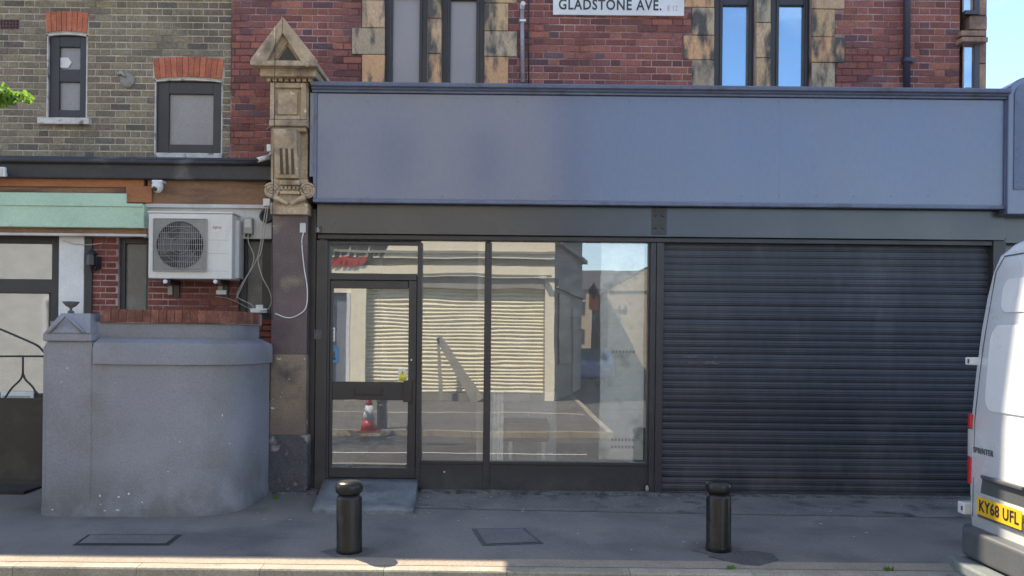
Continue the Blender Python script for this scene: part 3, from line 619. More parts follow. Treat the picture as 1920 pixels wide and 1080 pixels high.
# iron gate at the left
gt = thing('iron_gate', 'thin black wrought iron gate beside the grey pier', 'gate', (-4.6, YF + .1, 0))
gy = YF + .10
def WP(px, py, y): a = W(px, py, y); return (a[0], y, a[1])
b = MB()
b.tube([WP(q[0], q[1], gy) for q in [(-70, 668), (84, 668)]], .010, 6)
b.tube(smooth_line([WP(q[0], q[1], gy) for q in [(-70, 602), (-30, 606), (0, 617), (40, 634), (70, 648), (84, 662)]]), .010, 6)
b.tube([WP(-66, 600, gy), WP(-66, 960, gy)], .012, 6); b.tube([WP(83, 655, gy), WP(83, 968, gy)], .008, 6)
b.build('gate_frame', M['iron'], gt)
b = MB(); b.tube([WP(43, 668, gy), WP(43, 702, gy)], .010, 6)
b.tube(smooth_line([WP(q[0], q[1], gy) for q in [(43, 700), (38, 712), (22, 728), (8, 748)]]), .009, 6)
b.tube(smooth_line([WP(q[0], q[1], gy) for q in [(43, 700), (48, 712), (60, 724), (70, 738), (83, 744)]]), .009, 6)
b.build('scroll_bar', M['iron'], gt)
b = MB(); q = R(-66, 752, 82, 905, gy); b.box(q[0], q[1], gy - .004, gy + .004, q[2] + .02, q[3]); b.build('sheet_panel', M['doorblack'], gt)
b = MB(); b.box(q[0], q[1], gy - .012, gy + .012, q[3], q[3] + .03); b.build('rail', M['iron'], gt); b = MB(); b.box(q[0], q[1], gy - .012, gy + .012, q[2] - .01, q[2] + .02); b.build('rail', M['iron'], gt)

# ================================================================== GREY SHOP
YU = .45
shop = thing('corner_shop', 'grey painted corner shop with blank blue-grey fascia under a red brick upper storey', 'building', (1.0, 0, 0))
xL = xr + .002; xE = W(1799, 80, YU)[0]; xEnd = W(1848, 80, YU)[0]
zU0 = zb0 - .05
LOW = (W(600, 200, YU)[0], 99, -1, W(1200, 165, YU)[1] - .25); PAR = 7.3
W1 = R(720, -330, 803, 156, YU); W2 = R(827, -330, 910, 156, YU); W3 = R(1337, -330, 1418, 163, YU); W4 = R(1443, -330, 1523, 164, YU)
holes = [W1, W2, W3, W4, LOW]
SUR = [(R(660, -400, 970, 180, YU)), (R(1280, -400, 1583, 180, YU))]
upw = wall_slab(xL, xE, zU0, PAR, YU, YU + .3, holes).build('upper_wall', M['mortar_r'], shop)
stones = []
def stcol(a_in, narrow, wide, cuts):
    """alternating quoins running up one jamb; cuts = pixel rows from the sill up, first block narrow"""
    out = []
    for i in range(len(cuts) - 1):
        o = narrow if i % 2 == 0 else wide
        out.append((min(a_in, o), cuts[i + 1], max(a_in, o), cuts[i]))
    return out
step = lambda c0, c1: [c0, c1] + [c1 - 48 * (k + 1) for k in range(8)]
stones += stcol(722, 679, 660, [165, 103, 53] + [53 - 52 * (k + 1) for k in range(7)])
stones += stcol(908, 953, 970, [165, 107, 59] + [59 - 52 * (k + 1) for k in range(7)])
stones += stcol(1339, 1297, 1280, [170, 113, 67] + [67 - 52 * (k + 1) for k in range(7)])
stones += stcol(1521, 1565, 1583, [172, 118, 70] + [70 - 52 * (k + 1) for k in range(7)])
for (a, c, y0_) in ((802, 828, 160), (1417, 1444, 168)):
    k = y0_
    for hgt in (58, 66, 70, 62, 66, 70, 62): stones.append((a, k - hgt, c, k)); k -= hgt
st_holes = []
for s_ in stones:
    q = R(*s_, YU); st_holes.append(q)
sur1 = MB(); q = R(680, -330, 720, 170, YU); sur1.rbox(q, YU + .02, YU + .1); 
suro = sur1.build('window_surround', M['mortar_l'], shop)
sur2 = MB(); q = R(1298, -330, 1336, 170, YU); sur2.rbox(q, YU + .02, YU + .1); suro2 = sur2.build('window_surround', M['mortar_l'], shop)
for s_, q in zip(stones, st_holes):
    mul = (s_[2] - s_[0]) < 30
    b = MB(); b.box(q[0] + .002, q[1] - .002, YU - (.03 if mul else .018) - random.uniform(0, .004), YU + (.12 if mul else .02), q[2] + .003, q[3] - .003)
    b.build('stone', M['stone'], suro if s_[0] < 1100 else suro2, bevel=.008)
for q, fx, pn, bl, lab, gl in ((W1, M['wframe'], M['frost2'], M['blind'], 'first narrow upper window, pale blind drawn', (737, 787)), (W2, M['wframe'], M['frost2'], M['blind'], 'second narrow upper window, pale blind drawn', (845, 893)),
                           (W3, M['wframe'], G_UP, None, 'third narrow upper window reflecting blue sky', (1353, 1400)), (W4, M['wframe'], G_UP, None, 'fourth narrow upper window reflecting blue sky', (1458, 1504))):
    gy_ = YU + .12; gx0, gx1 = W(gl[0], 80, gy_)[0], W(gl[1], 80, gy_)[0]
    x0, x1 = q[0] + .0, q[1] - .0
    top = W((gl[0] + gl[1]) / 2, (12 if bl is None else (-2 if gl[0] < 800 else 3)), gy_)[1]
    b = MB(); b.box(x0, gx0, gy_ - .05, gy_ + .03, q[2] - .1, q[3]).box(gx1, x1, gy_ - .05, gy_ + .03, q[2] - .1, q[3]).box(gx0, gx1, gy_ - .045, gy_ + .028, top, top + .09)
    for sx in (gx0 - .035, gx1 + .015): b.box(sx, sx + .02, gy_ - .065, gy_ - .045, q[2] - .1, q[3])
    o = b.build('window', fx, shop, bevel=.004); o['label'] = lab
    for (za, zb) in ((q[2] - .1, top + .01), (top + .08, q[3])):
        g = MB(); g.box(gx0 - .01, gx1 + .01, gy_ - .005, gy_, za, zb); g.build('pane', pn, o)
    if bl:
        g = MB(); g.box(gx0 - .03, gx1 + .03, gy_ + .05, gy_ + .055, q[2], q[3]); g.build('blind', bl, o)
    else:
        g = MB(); g.box(gx0 - .03, gx1 + .03, gy_ + .05, gy_ + .055, q[2], q[3]); g.build('backing', pmat('dim_room', (.10, .12, .15), rough=.9), o)
nb = bricks(xL + .012, xE - .003, zU0, PAR, YU, holes + st_holes + [R(802, -400, 828, 165, YU), R(1417, -400, 1444, 170, YU)], M['brick_r'], upw, view=(xL, xE, zU0, W(960, 0, YU)[1] + .02), x_off=.1, prot=.005)
# shell of the building: unseen gable shaped for its shadow on the van, sides, back, roof
GX0, GX1, GZ = -1.16, 3.3, 10.8
b = MB(); b.box(GX0, GX1, YU + .002, YU + .35, PAR + .003, GZ - 1.0); b.prism([(GX0, GZ - 1.0), (GX1, GZ - 1.0), (GX1 - .5, GZ), (GX0 + .05, GZ)], YU + .002, YU + .35); b.build('unseen_shadow_gable', M['brick_r'], shop)
b = MB(); b.box(xL, xL + .22, YU + .31, 9, 0, PAR - .01).box(xE - .22, xE, YU + .31, 9, 0, PAR - .01).box(xL + .22, xE - .22, 8.8, 9, 0, PAR - .01); b.build('outer_wall', M['brick_r'], shop)
b = MB(); b.prism([(YU + .36, PAR), (YU + .36, PAR + .1), (4.6, 9.2), (9.1, PAR + .1), (9.1, PAR)], xL + .01, xE, 'x'); b.build('roof', M['slate'], shop)
# stone corner bay at the right end
bay = MB(); q = R(1822, -300, 1848, 175, YU); bay.box(q[0], q[1], YU - .03, YU + 1.5, zU0, PAR).box(xE, q[0], YU + .16, YU + .22, zU0, PAR)
bo = bay.build('corner_bay', M['brick_r'], shop)
for (a, c, d, e, mt_, ex) in ((1820, -40, 1850, 28, 'stone', .05), (1818, 30, 1851, 55, 'stone', .045), (1802, 57, 1850, 67, 'stone', .10), (1804, 69, 1853, 78, 'stone', .14), (1824, 80, 1849, 118, 'stone', .05), (1826, 120, 1848, 170, 'stone', .042)):
    q = R(a, c, d, e, YU - ex); b = MB(); b.box(q[0], q[1], YU - ex, YU + .3, q[2], q[3]); b.build('stone', M['stone3'], bo, bevel=.006)
for (a, c, d, e) in ((1801, -60, 1822, 34), (1801, 80, 1822, 172)):
    q = R(a, c, d, e, YU + .05); b = MB(); b.box(q[1] - .035, q[1] + .02, YU - .075, YU + .0, q[2], q[3]).box(q[0] - .01, q[1] - .035, YU - .075, YU + .0, q[2], q[2] + .04 if c < 0 else q[2] + .01).box(q[0] - .01, q[1] - .035, YU - .075, YU + .0, q[3] - .03, q[3])
    o = b.build('window', M['wframe2'], shop); o['label'] = 'slim blue framed corner bay window'
    b = MB(); b.box(q[0] - .01, q[1] - .03, YU - .045, YU - .04, q[2], q[3]); b.build('pane', G_UP, o)
    b = MB(); b.box(q[0] - .01, q[1] - .03, YU - .02, YU - .015, q[2], q[3]); b.build('blind', M['white'], o)

# fascia
YFA = -.16
fq = R(588, 181, 1888, 386, YFA)
fx0, fx1, fz0, fz1 = fq
b = MB(); b.box(fx0, fx1, YFA, YU - .01, fz0, fz1); fas = b.build('fascia_board', M['fascia'], shop, bevel=.003)
q = R(581, 181, 592, 331, YFA); b = MB(); b.box(q[0], fx0 + .002, YFA + .003, YU - .05, q[2], fz1); b.build('fascia_return', M['fascia'], fas)
# board joints: butt-jointed panels a few mm proud
cuts = [fx0 + .045, W(1038, 280, YFA)[0], W(1462, 280, YFA)[0], fx1 - .04]
for i in range(3):
    b = MB(); b.box(cuts[i] + .0004, cuts[i + 1] - .0004, YFA - .005 - (i % 2) * .0002, YFA, fz0 + .045, fz1 - .008); b.build('panel', M['fascia'], fas)
rim = MB(); rim.box(fx0, fx1, YFA - .018, YFA - .0005, fz0, fz0 + .035).box(fx0, fx0 + .035, YFA - .016, YFA - .0005, fz0 + .035, fz1).box(fx1 - .03, fx1, YFA - .016, YFA - .0005, fz0 + .035, fz1)
rim.build('fascia_rim', M['fasciatrim'], fas, bevel=.006)
cz0 = W(1237, 181, YFA)[1]; cz1 = W(1237, 160, YFA - .1)[1]
cx0, cx1 = W(582, 160, YFA - .1)[0], W(1897, 170, YFA - .1)[0]
b = MB()
prof = [(YU - .02, cz0 + .002), (YFA - .03, cz0 + .002), (YFA - .035, cz0 + .02), (YFA - .06, cz0 + .03), (YFA - .065, cz1 - .045), (YFA - .10, cz1 - .035), (YFA - .11, cz1 - .005), (YFA - .10, cz1 + .005), (YU - .02, cz1 + .03)]
b.prism(prof, cx0, cx1, 'x'); b.build('cornice', M['fasciatrim'], shop, bevel=.003)
b = MB(); b.box(cx0 + .02, W(700, 170, YFA)[0] + .02, YFA - .073, YFA - .06, cz0 + .045, cz0 + .058); b.build('cornice_strip', M['fasciatrim'], shop)
# shutter housing band
YB = -.07
bq = R(594, 386, 1884, 444, YB)
b = MB(); b.box(bq[0], bq[1], YB, .3, bq[2], fz0 - .002); hs = b.build('shutter_housing', M['blackband'], shop, bevel=.004)
zq = bq[2]
for px in (1040, 1416, 1640):
    pass
q = R(1222, 390, 1250, 440, YB); b = MB(); b.box(q[0], (q[0] + q[1]) / 2 - .003, YB - .008, YB, q[2], q[3]).box((q[0] + q[1]) / 2 + .003, q[1], YB - .008, YB, q[2], q[3]); cp = b.build('cover_plate', M['black'], hs, bevel=.002)
for (a, c) in ((1229, 403), (1243, 404), (1229, 426), (1243, 427)):
    q = W(a, c, YB - .01); b = MB(); b.lathe((q[0], YB - .008, q[1]), [(.016, 0), (.016, .006), (.011, .012), (.003, .014)], 10, axis='y'); b.build('bolt', M['bolt'], cp)
q = R(594, 444, 1862, 454, 0); b = MB(); b.box(bq[0] - .0, q[1], -.03, .02, W(1237, 455, 0)[1], zq - .002); b.build('head_rail', M['black'], shop, bevel=.006)
zh = W(1237, 455, 0)[1]      # underside of the head rail
# posts
def post(name, a, c, top, bot, y0, y1, mat=M['black'], lab=None, bev=.005):
    q = R(a, top, c, bot, y0); b = MB(); b.box(q[0], q[1], y0, y1, q[2], q[3]); o = b.build(name, mat, shop, bevel=bev)
    if lab: o['label'] = lab
    return o
post('pilaster', 574, 591, 392, 928, .02, .12); post('pilaster', 591, 612, 450, 926, -.02, .1)
post('pilaster', 1218, 1229, 455, 925, -.03, .1); post('pilaster', 1229.5, 1243, 455, 928, -.045, .1)
post('pilaster', 1860, 1884, 446, 940, -.045, .1)
# door frame
zb = W(700, 897, 0)[1]
def fbox(b, a, c, top, bot, y0, y1): q = R(a, top, c, bot, y0); return b.box(q[0], q[1], y0, y1, q[2], q[3])
b = MB(); fbox(b, 612, 617, 455, 897, .0, .09); fbox(b, 781, 790, 455, 915, -.002, .09); fbox(b, 617, 781, 513, 525, .002, .088); fbox(b, 612, 790, 453, 459, .004, .086)
dfr = b.build('door_frame', M['black'], shop, bevel=.004)
b = MB(); pane_quad(b, 615, 783, 455, 516, .042); b.build('transom_pane', G_SHOP, dfr)
# door leaf
b = MB(); fbox(b, 617.5, 623, 526, 896, .02, .065); fbox(b, 765, 780, 526, 896, .02, .065); fbox(b, 623, 765, 526, 541, .022, .063); fbox(b, 623, 765, 716, 750, .022, .063); fbox(b, 617.5, 780, 877, 896, .018, .067)
leafd = b.build('shop_door', M['black'], shop, bevel=.004)
b = MB(); pane_quad(b, 621, 767, 539, 718, .042); b.build('pane', G_SHOP, leafd)
b = MB(); pane_quad(b, 619, 767, 748, 879, .042); b.build('pane', G_SHOP, leafd)
b = MB(); fbox(b, 664, 717, 727, 741, .010, .024); b.build('letter_plate', M['darkplastic'], leafd, bevel=.004)
b = MB(); fbox(b, 756, 772, 714, 754, -.012, .02); b.build('lock_case', M['darkplastic'], leafd, bevel=.004)
q = W(771, 675, 0); b = MB(); b.lathe((q[0], .02, q[1]), [(.009, 0), (.009, .006)], 10, axis='y'); b.build('lock_cylinder', M['plastic'], leafd)
# windows
b = MB(); fbox(b, 907, 920, 455, 915, -.002, .088); fbox(b, 790, 1218, 866, 872, .0, .09); fbox(b, 1214, 1218.5, 455, 870, .003, .09)
mull = b.build('window_frame', M['black'], shop, bevel=.004)
b = MB(); pane_quad(b, 788, 909, 452, 868, .041); b.build('pane', G_SHOP, mull)
b = MB(); pane_quad(b, 918, 1216, 452, 870, .042); b.build('pane', G_SHOP, mull)
b = MB(); q = R(786, 871, 1218, 916, 0); b.box(q[0], q[1], .01, .09, .0, q[3] - .004); sr = b.build('stall_riser', M['black'], shop, bevel=.004)
for px in (833,):
    q = W(px, 885, 0); b = MB(); b.lathe((q[0], .01, q[1]), [(.008, 0), (.008, .004)], 8, axis='y'); b.build('vent_cap', M['plastic'], sr)
# roller shutter with its slats
sq = R(1243, 456, 1861, 929, 0)
b = MB(); b.box(sq[0] - .01, sq[1] + .01, .06, .09, 0, zh + .02); rs = b.build('roller_shutter', M['gap'], shop); rs['label'] = 'closed charcoal roller shutter'
n = 36; zs0 = .025; ph = (zh - zs0) / n
sm = MB(); k = 12
prof = [(.050 - .006 * math.sin(math.pi * (i / k)) ** .6 - .0018 * math.cos(6 * math.pi * i / k), -.5 * ph + .004 + (ph - .006) * i / k) for i in range(k + 1)]
sm2 = MB(); n0 = 0
xs_ = [sq[0] + .004, sq[1] - .004]; cxs = sum(xs_) / 2
for xx in xs_:
    for (y, z) in prof: sm2.v.append((xx - cxs, y, z))
for i in range(k): sm2.f.append((i, k + 1 + i, k + 2 + i, i + 1)); sm2.sm.append(True)
slm = sm2.mesh('slat', M['shutter'])
for i in range(n):
    o = bpy.data.objects.new('slat', slm); COL.objects.link(o); o.parent = rs; o.location = (cxs - 1.0, random.uniform(-.0015, .0015), zs0 + (i + .5) * ph); o.rotation_euler = (random.uniform(-.07, .07), random.uniform(-.0006, .0006), 0)
b = MB(); b.box(sq[0], sq[1], .0, .06, .004, .03); b.build('bottom_rail', M['black'], rs, bevel=.004)
# lower wall pieces right of shutter and the neighbouring rounded end
b = MB(); b.box(sq[1] + .01, 9.5, .12, .4, 0, bq[2] - .01); b.build('side_wall', M['blackband'], shop)
endr = thing('round_topped_bracket', 'blue-grey painted round-topped end bracket at the right end of the long fascia', 'bracket', (5.6, -.2, 3))
ye = -.22; cxe = W(1927, 180, ye); re = (W(1927, 180, ye)[0] - W(1891, 180, ye)[0])
pts = arc(cxe[0], cxe[1], re, 0, 180, 16) ; zb_e = W(1905, 402, ye)[1]
b = MB(); b.prism([(cxe[0] - re, zb_e)] + [(cxe[0] + re, zb_e)] + pts, ye, YU + .3); b.build('body', M['fascia'], endr, bevel=.01)
b = MB(); b.prism(arc(cxe[0], cxe[1], re * .7, 0, 180, 16) + [(cxe[0] - re * .7, zb_e + .25), (cxe[0] + re * .7, zb_e + .25)], ye - .012, ye); b.build('raised_panel', M['fasciatrim'], endr)
b = MB(); b.box(cxe[0] + re + .003, 9.5, YFA + .05, YU, fz0 + .05, fz1 - .1); b.build('further_fascia', M['fascia'], shop)
b = MB(); b.box(fx1 + .012, 9.5, -.03, .12, bq[2] - .02, fz0 + .045); b.build('further_housing', M['blackband'], shop)

# interior of the shop
room = thing('shop_interior', 'dim empty shop room seen through the shop glass', 'room', (-.3, 2, 0))
rx0, rx1 = -1.98, 1.47
b = MB(); b.quad([(rx0, .1, .02), (rx1, .1, .02), (rx1, 4.2, .02), (rx0, 4.2, .02)]); b.build('floor', M['floor_in'], room)
b = MB(); b.box(rx0, rx1, 4.2, 4.3, 0, 2.8).box(rx0 - .05, rx0, .1, 4.3, 0, 2.8).box(rx1, rx1 + .05, .1, 4.3, 0, 2.8); b.build('wall', M['wall_in'], room)
b = MB(); b.box(rx0, rx1, .1, 4.3, 2.8, 2.85); b.build('ceiling', M['wall_in'], room)
q = R(1124, 455, 1208, 862, .09)
nt_ = thing('paper_column', 'tall pale sheets of paper hanging inside the right end of the shop window', 'notice', ((q[0] + q[1]) / 2, .09, q[2]))
zz = q[2]; hts = [.53, .47, .43, .52, 1.0]; 
k = 0
while zz < q[3] - .02:
    h_ = hts[k % 5]; top = min(zz + h_, q[3]); b = MB(); b.box(q[0] + random.uniform(0, .012), q[1] - random.uniform(0, .012), .088 + .0015 * (k % 2), .089 + .0015 * (k % 2), zz + .002, top); so_ = b.build('sheet', M['paper'], nt_)
    if k == 0 or k == 2:
        b = MB()
        for r_ in range(2 if k == 0 else 1):
            for c_ in range(7):
                x_ = q[0] + .13 + c_ * .036; z_ = zz + .12 + r_ * .075; b.box(x_, x_ + .026, .0865, .0868, z_, z_ + .03)
        b.build('printed_boxes', M['print'], so_)
    zz = top; k += 1
tb = thing('side_table', 'small dark table with pale legs just inside the shop window', 'table', (.0, 1.2, 0))
def shop_in(px, py, y): a = W(px, py, y); return a
ty = .16; a = shop_in(940, 793, ty); c = shop_in(1030, 800, ty)
b = MB(); b.box(a[0], c[0], ty, ty + .6, c[1] - .16, a[1]); b.build('tabletop', M['granite'], tb, bevel=.01)
for (px, yy) in ((957, ty + .02), (1019, ty + .02), (965, ty + .55), (1010, ty + .55)):
    x_ = W(px, 840, yy)[0]; b = MB(); b.box(x_ - .02, x_ + .02, yy, yy + .04, .02, c[1] - .16); b.build('leg', M['white'], tb, bevel=.003)
bx = thing('wall_cabinet', 'low pale grey cabinet standing behind the side table', 'cabinet', (.1, 2.2, 0))
q = R(944, 735, 1043, 866, .80); b = MB(); b.box(q[0], q[1], .80, 1.3, .02, q[3]); b.build('body', M['wall_in'], bx, bevel=.01)
b = MB(); b.box(q[0] + .03, (q[0] + q[1]) / 2 - .006, .785, .80, .1, q[3] - .03); b.build('cabinet_door', M['wall_in'], bx, bevel=.004)
b = MB(); b.box((q[0] + q[1]) / 2 + .006, q[1] - .03, .785, .80, .1, q[3] - .03); b.build('cabinet_door', M['wall_in'], bx, bevel=.004)
q = R(919, 735, 944, 866, .1); cu = thing('window_curtain', 'narrow pale curtain hanging inside beside the window mullion', 'curtain', (q[0], .12, q[2]))
b = MB(); N_ = 12; P_ = [(q[0] + (q[1] - q[0]) * i / N_, .10 + .012 * math.sin(i * 1.9)) for i in range(N_ + 1)]
for i in range(N_): b.quad([(P_[i][0], P_[i][1], q[2]), (P_[i + 1][0], P_[i + 1][1], q[2]), (P_[i + 1][0], P_[i + 1][1], q[3]), (P_[i][0], P_[i][1], q[3])], True)
b.build('cloth', M['paper'], cu)
q = R(895, 455, 907, 866, .1); b = MB(); b.box(q[0], q[1], .10, .13, q[2], q[3]); cv = b.build('vertical_blind_strip', M['creamboard']); tag(cv, 'thin pale upright strip inside the glass left of the middle mullion', 'blind')

# ------------------------------------------------------------------ stone pilaster with console and pediment
ps = thing('shop_pilaster', 'pillar with plum shaft and gabled buff stone console between house and shop', 'pillar', (-2.35, 0, 0))
YP = -.10
q = R(509, 400, 576, 664, YP); b = MB(); b.box(q[0], q[1], YP, YL - .02, q[2], q[3]); b.build('shaft', M['shaft'], ps, bevel=.004)
q2 = R(509, 664, 576, 818, YP); b = MB(); b.box(q[0], q[1], YP, YL - .02, q2[2], q[2] - .0015); b.build('shaft', M['shaftworn'], ps, bevel=.004)['label'] = 'worn tan brown lower shaft'
q = R(503, 816, 576, 926, YP - .04); b = MB(); b.box(q[0], q[1], YP - .05, YL - .1, -.02, q[3]); b.build('plinth', M['plinth'], ps, bevel=.015)
q = R(495, 926, 595, 936, YP - .1); b = MB(); b.box(q[0], q[1], YP - .12, .2, -.05, .012); b.build('footing', M['sill_conc'], ps, bevel=.01)
# capital
q = R(506, 380, 577, 402, YP - .05); b = MB(); b.box(q[0], q[1], YP - .05, .3, q[2], q[3]); b.build('necking', M['stone2'], ps, bevel=.01)
cq = R(508, 336, 578, 384, YP - .05)
b = MB(); b.prism([(cq[0] + .03, cq[2]), (cq[1] - .03, cq[2]), (cq[1], cq[3]), (cq[0], cq[3])], YP - .05, .3); cap = b.build('capital', M['stone2'], ps, bevel=.008)
for sx, pxc in ((-1, 510), (1, 576)):
    c0 = W(pxc, 357, YP - .08); pts = []
    for i in range(34):
        a = i / 33 * 2.3 * 2 * math.pi; r = .075 * (1 - i / 33 * .85)
        pts.append((c0[0] + sx * r * math.cos(a + .5), YP - .085, c0[1] + r * math.sin(a + .5)))
    b = MB(); b.tube(pts, .014, 6); b.lathe((c0[0], YP - .07, c0[1]), [(.082, 0), (.078, .008), (.02, .016)], 18, axis='y'); b.build('volute', M['stone2'], cap)
    b = MB(); d0 = W(543, 385, YP - .08); b.tube(smooth_line([(c0[0] - sx * .02, YP - .08, c0[1] - .07), (c0[0] - sx * .09, YP - .09, c0[1] - .10), (d0[0] + sx * .015, YP - .08, d0[1] + .01)]), [.03] * 6 + [.022] * 6 + [.012], 8); b.build('leaf_scroll', M['stone2'], cap)
for i in range(5):
    c0 = W(528 + i * 7.5, 352, YP - .07); b = MB(); b.box(c0[0] - .013, c0[0] + .013, YP - .075, YP - .05, c0[1] - .02, c0[1] + .02); b.build('bead', M['stone2'], cap, bevel=.006)
q = R(524, 338, 562, 347, YP - .1); b = MB(); b.rbox(q, YP - .11, YP - .04); b.build('abacus', M['stone2'], cap, bevel=.01)
q = R(524, 358, 562, 364, YP - .1); b = MB(); b.rbox(q, YP - .10, YP - .04); b.build('abacus', M['stone2'], cap, bevel=.01)
# console body: two stages
q = R(508, 240, 577, 338, YP); b = MB(); b.box(q[0], q[1], YP + .0, .45, q[2], q[3]); cons = b.build('console', M['stone2'], ps, bevel=.006)
q = R(517, 246, 560, 334, YP - .1); b = MB()
b.prism([(YP - .20, q[3]), (YP - .20, q[3] - .06), (YP - .12, q[2] + .05), (YP - .10, q[2]), (YP + .01, q[2]), (YP + .01, q[3])], q[0], q[1], 'x'); flo = b.build('console_face', M['stone2'], ps, bevel=.006)
for px in (528, 538.5, 549):
    q = R(px - 2.6, 276, px + 2.6, 326, YP - .14); b = MB()
    yt, yb_ = YP - .200 + .08 * .33, YP - .126
    b.prism([(yt - .001, q[3]), (yb_ - .006, q[2]), (yb_ + .02, q[2]), (yt + .02, q[3])], q[0], q[1], 'x'); b.build('flute_shadow_bar', pmat('flute_shadow_tone', (.10, .075, .055), rough=.95), flo)  # dark bars put the shadow of the grooves into the colour
q = R(506, 226, 578, 238, YP - .1); b = MB(); b.rbox(q, YP - .14, .45); b.build('string_moulding', M['stone2'], ps, bevel=.012)
q = R(511, 238, 573, 246, YP - .1); b = MB(); b.rbox(q, YP - .10, .45); b.build('string_moulding', M['stone2'], ps, bevel=.008)
# square panel stage
q = R(505, 153, 577, 227, YP - .1); b = MB(); b.rbox(q, YP - .08, .45); pst = b.build('panel_block', M['stone2'], ps, bevel=.005)
q = R(507, 155, 574, 224, YP - .12); b = MB(); t = .045
b.box(q[0], q[0] + t, YP - .12, YP - .08, q[2], q[3]).box(q[1] - t - .01, q[1], YP - .12, YP - .08, q[2], q[3]).box(q[0] + t, q[1] - t - .01, YP - .118, YP - .08, q[2], q[2] + .04).box(q[0] + t, q[1] - t - .01, YP - .118, YP - .08, q[3] - .05, q[3])
b.build('panel_frame', M['stone2'], pst, bevel=.008)
q = R(519, 172, 557, 214, YP - .12); b = MB(); b.rbox(q, YP - .10, YP - .078); b.build('panel', M['stone2'], pst, bevel=.012)
q = R(499, 142, 588, 153, YP - .12); b = MB()
for i in range(8):
    a = q[0] + (q[1] - q[0]) * (i + .1) / 8; c = q[0] + (q[1] - q[0]) * (i + .8) / 8; b.box(a, c, YP - .13, .4, q[2], q[3])
b.build('dentils', M['stone2'], ps, bevel=.004)
q = R(487, 124, 592, 143, YP - .2); b = MB(); b.rbox(q, YP - .20, .44); b.build('bed_moulding', M['stone2'], ps, bevel=.012)
# pediment
yp = YP - .28
A, B_, C_ = W(472, 118, yp), W(594, 116, yp), W(531, 35, yp)
zl = W(532, 124, yp)[1]
b = MB(); b.prism([(A[0], zl), (B_[0], zl), (B_[0], zl + .05), (C_[0] + .012, C_[1] - .01), (C_[0] - .012, C_[1] - .01), (A[0], zl + .05)], yp + .03, YU - .01); ped = b.build('pediment', M['stone2'], ps, bevel=.01)
b = MB()
wd = .085; zc_ = C_[1]
b.prism([(A[0] - .01, zl - .004), (A[0] - .01, zl + .055), (C_[0], zc_ + .012), (C_[0], zc_ - .15), (A[0] + .16, zl + .05), (A[0] + .14, zl - .004)], yp - .03, yp + .03)
b.build('raking_moulding', M['stone2'], ped, bevel=.012)
b = MB(); b.prism([(B_[0] + .01, zl - .004), (B_[0] - .14, zl - .004), (B_[0] - .16, zl + .05), (C_[0] + .0005, zc_ - .15), (C_[0] + .0005, zc_ + .012), (B_[0] + .01, zl + .055)], yp - .029, yp + .03); b.build('raking_moulding', M['stone2'], ped, bevel=.012)
b = MB(); b.box(A[0] + .135, B_[0] - .135, yp - .026, yp + .03, zl - .004, zl + .05); b.build('base_moulding', M['stone2'], ped, bevel=.01)
t0, t1, t2 = W(520, 111, yp), W(556, 111, yp), W(538, 84, yp)
b = MB(); b.prism([(t0[0], t0[1]), (t1[0], t1[1]), (t2[0], t2[1])], yp + .026, yp + .031); b.build('tympanum_recess', pmat('dark_stone', (.075, .06, .05), rough=.95), ped)  # flat triangle, darker than the stone around it
b = MB(); b.tube([(t0[0] - .03, yp + .022, t0[1]), (t2[0], yp + .022, t2[1] + .04), (t1[0] + .03, yp + .022, t1[1])], .016, 6); b.build('triangle_moulding', M['stone2'], ped)
b = MB(); b.tube([WP(516, 50, yp - .035), WP(515, 150, yp - .035), WP(514, 240, YP - .15), WP(513, 330, YP - .13), WP(511, 400, YP - .09), WP(510, 600, YP - .02)], .004, 5); tag(b.build('drop_cable', M['cabled']), 'thin dark cable running down the front of the stone pillar', 'cable')

# ------------------------------------------------------------------ ramp, covers
ry0, ry1 = -.99, -.005
b = MB(); a = W(607, 897, -.03); a2 = W(783, 897, -.03); f0 = W(588, 962, -.95); f1 = W(776, 962, -.95)
zt_ = .128; n = 0
nx, ny_ = 10, 6; V = []
b.v = []
for j in range(ny_ + 1):
    t = j / ny_; y = ry1 + (ry0 - ry1) * t
    for i in range(nx + 1):
        s_ = i / nx; xa = a[0] + (f0[0] - a[0]) * t; xb = a2[0] + (f1[0] - a2[0]) * t
        b.v.append((xa + (xb - xa) * s_, y + (random.uniform(-.02, .02) if j == ny_ else 0), zt_ + (gz(ry0) + .035 - zt_) * t ** 1.1 + random.uniform(-.002, .002)))
for j in range(ny_):
    for i in range(nx): q = j * (nx + 1) + i; b.f.append((q, q + nx + 1, q + nx + 2, q + 1)); b.sm.append(True)
top = list(b.v)
edge = [i for i in range(nx + 1)][::-1] + [j * (nx + 1) for j in range(1, ny_ + 1)] + [ny_ * (nx + 1) + i for i in range(1, nx + 1)] + [j * (nx + 1) + nx for j in range(ny_ - 1, 0, -1)]
m0 = len(b.v); b.v += [(b.v[e][0], b.v[e][1], -.12) for e in edge]
for k in range(len(edge)): kk = (k + 1) % len(edge); b.f.append((edge[k], m0 + k, m0 + kk, edge[kk])); b.sm.append(False)
o = b.build('entrance_ramp', M['concrete']); tag(o, 'sloping grey concrete ramp at the foot of the shop door', 'ramp')
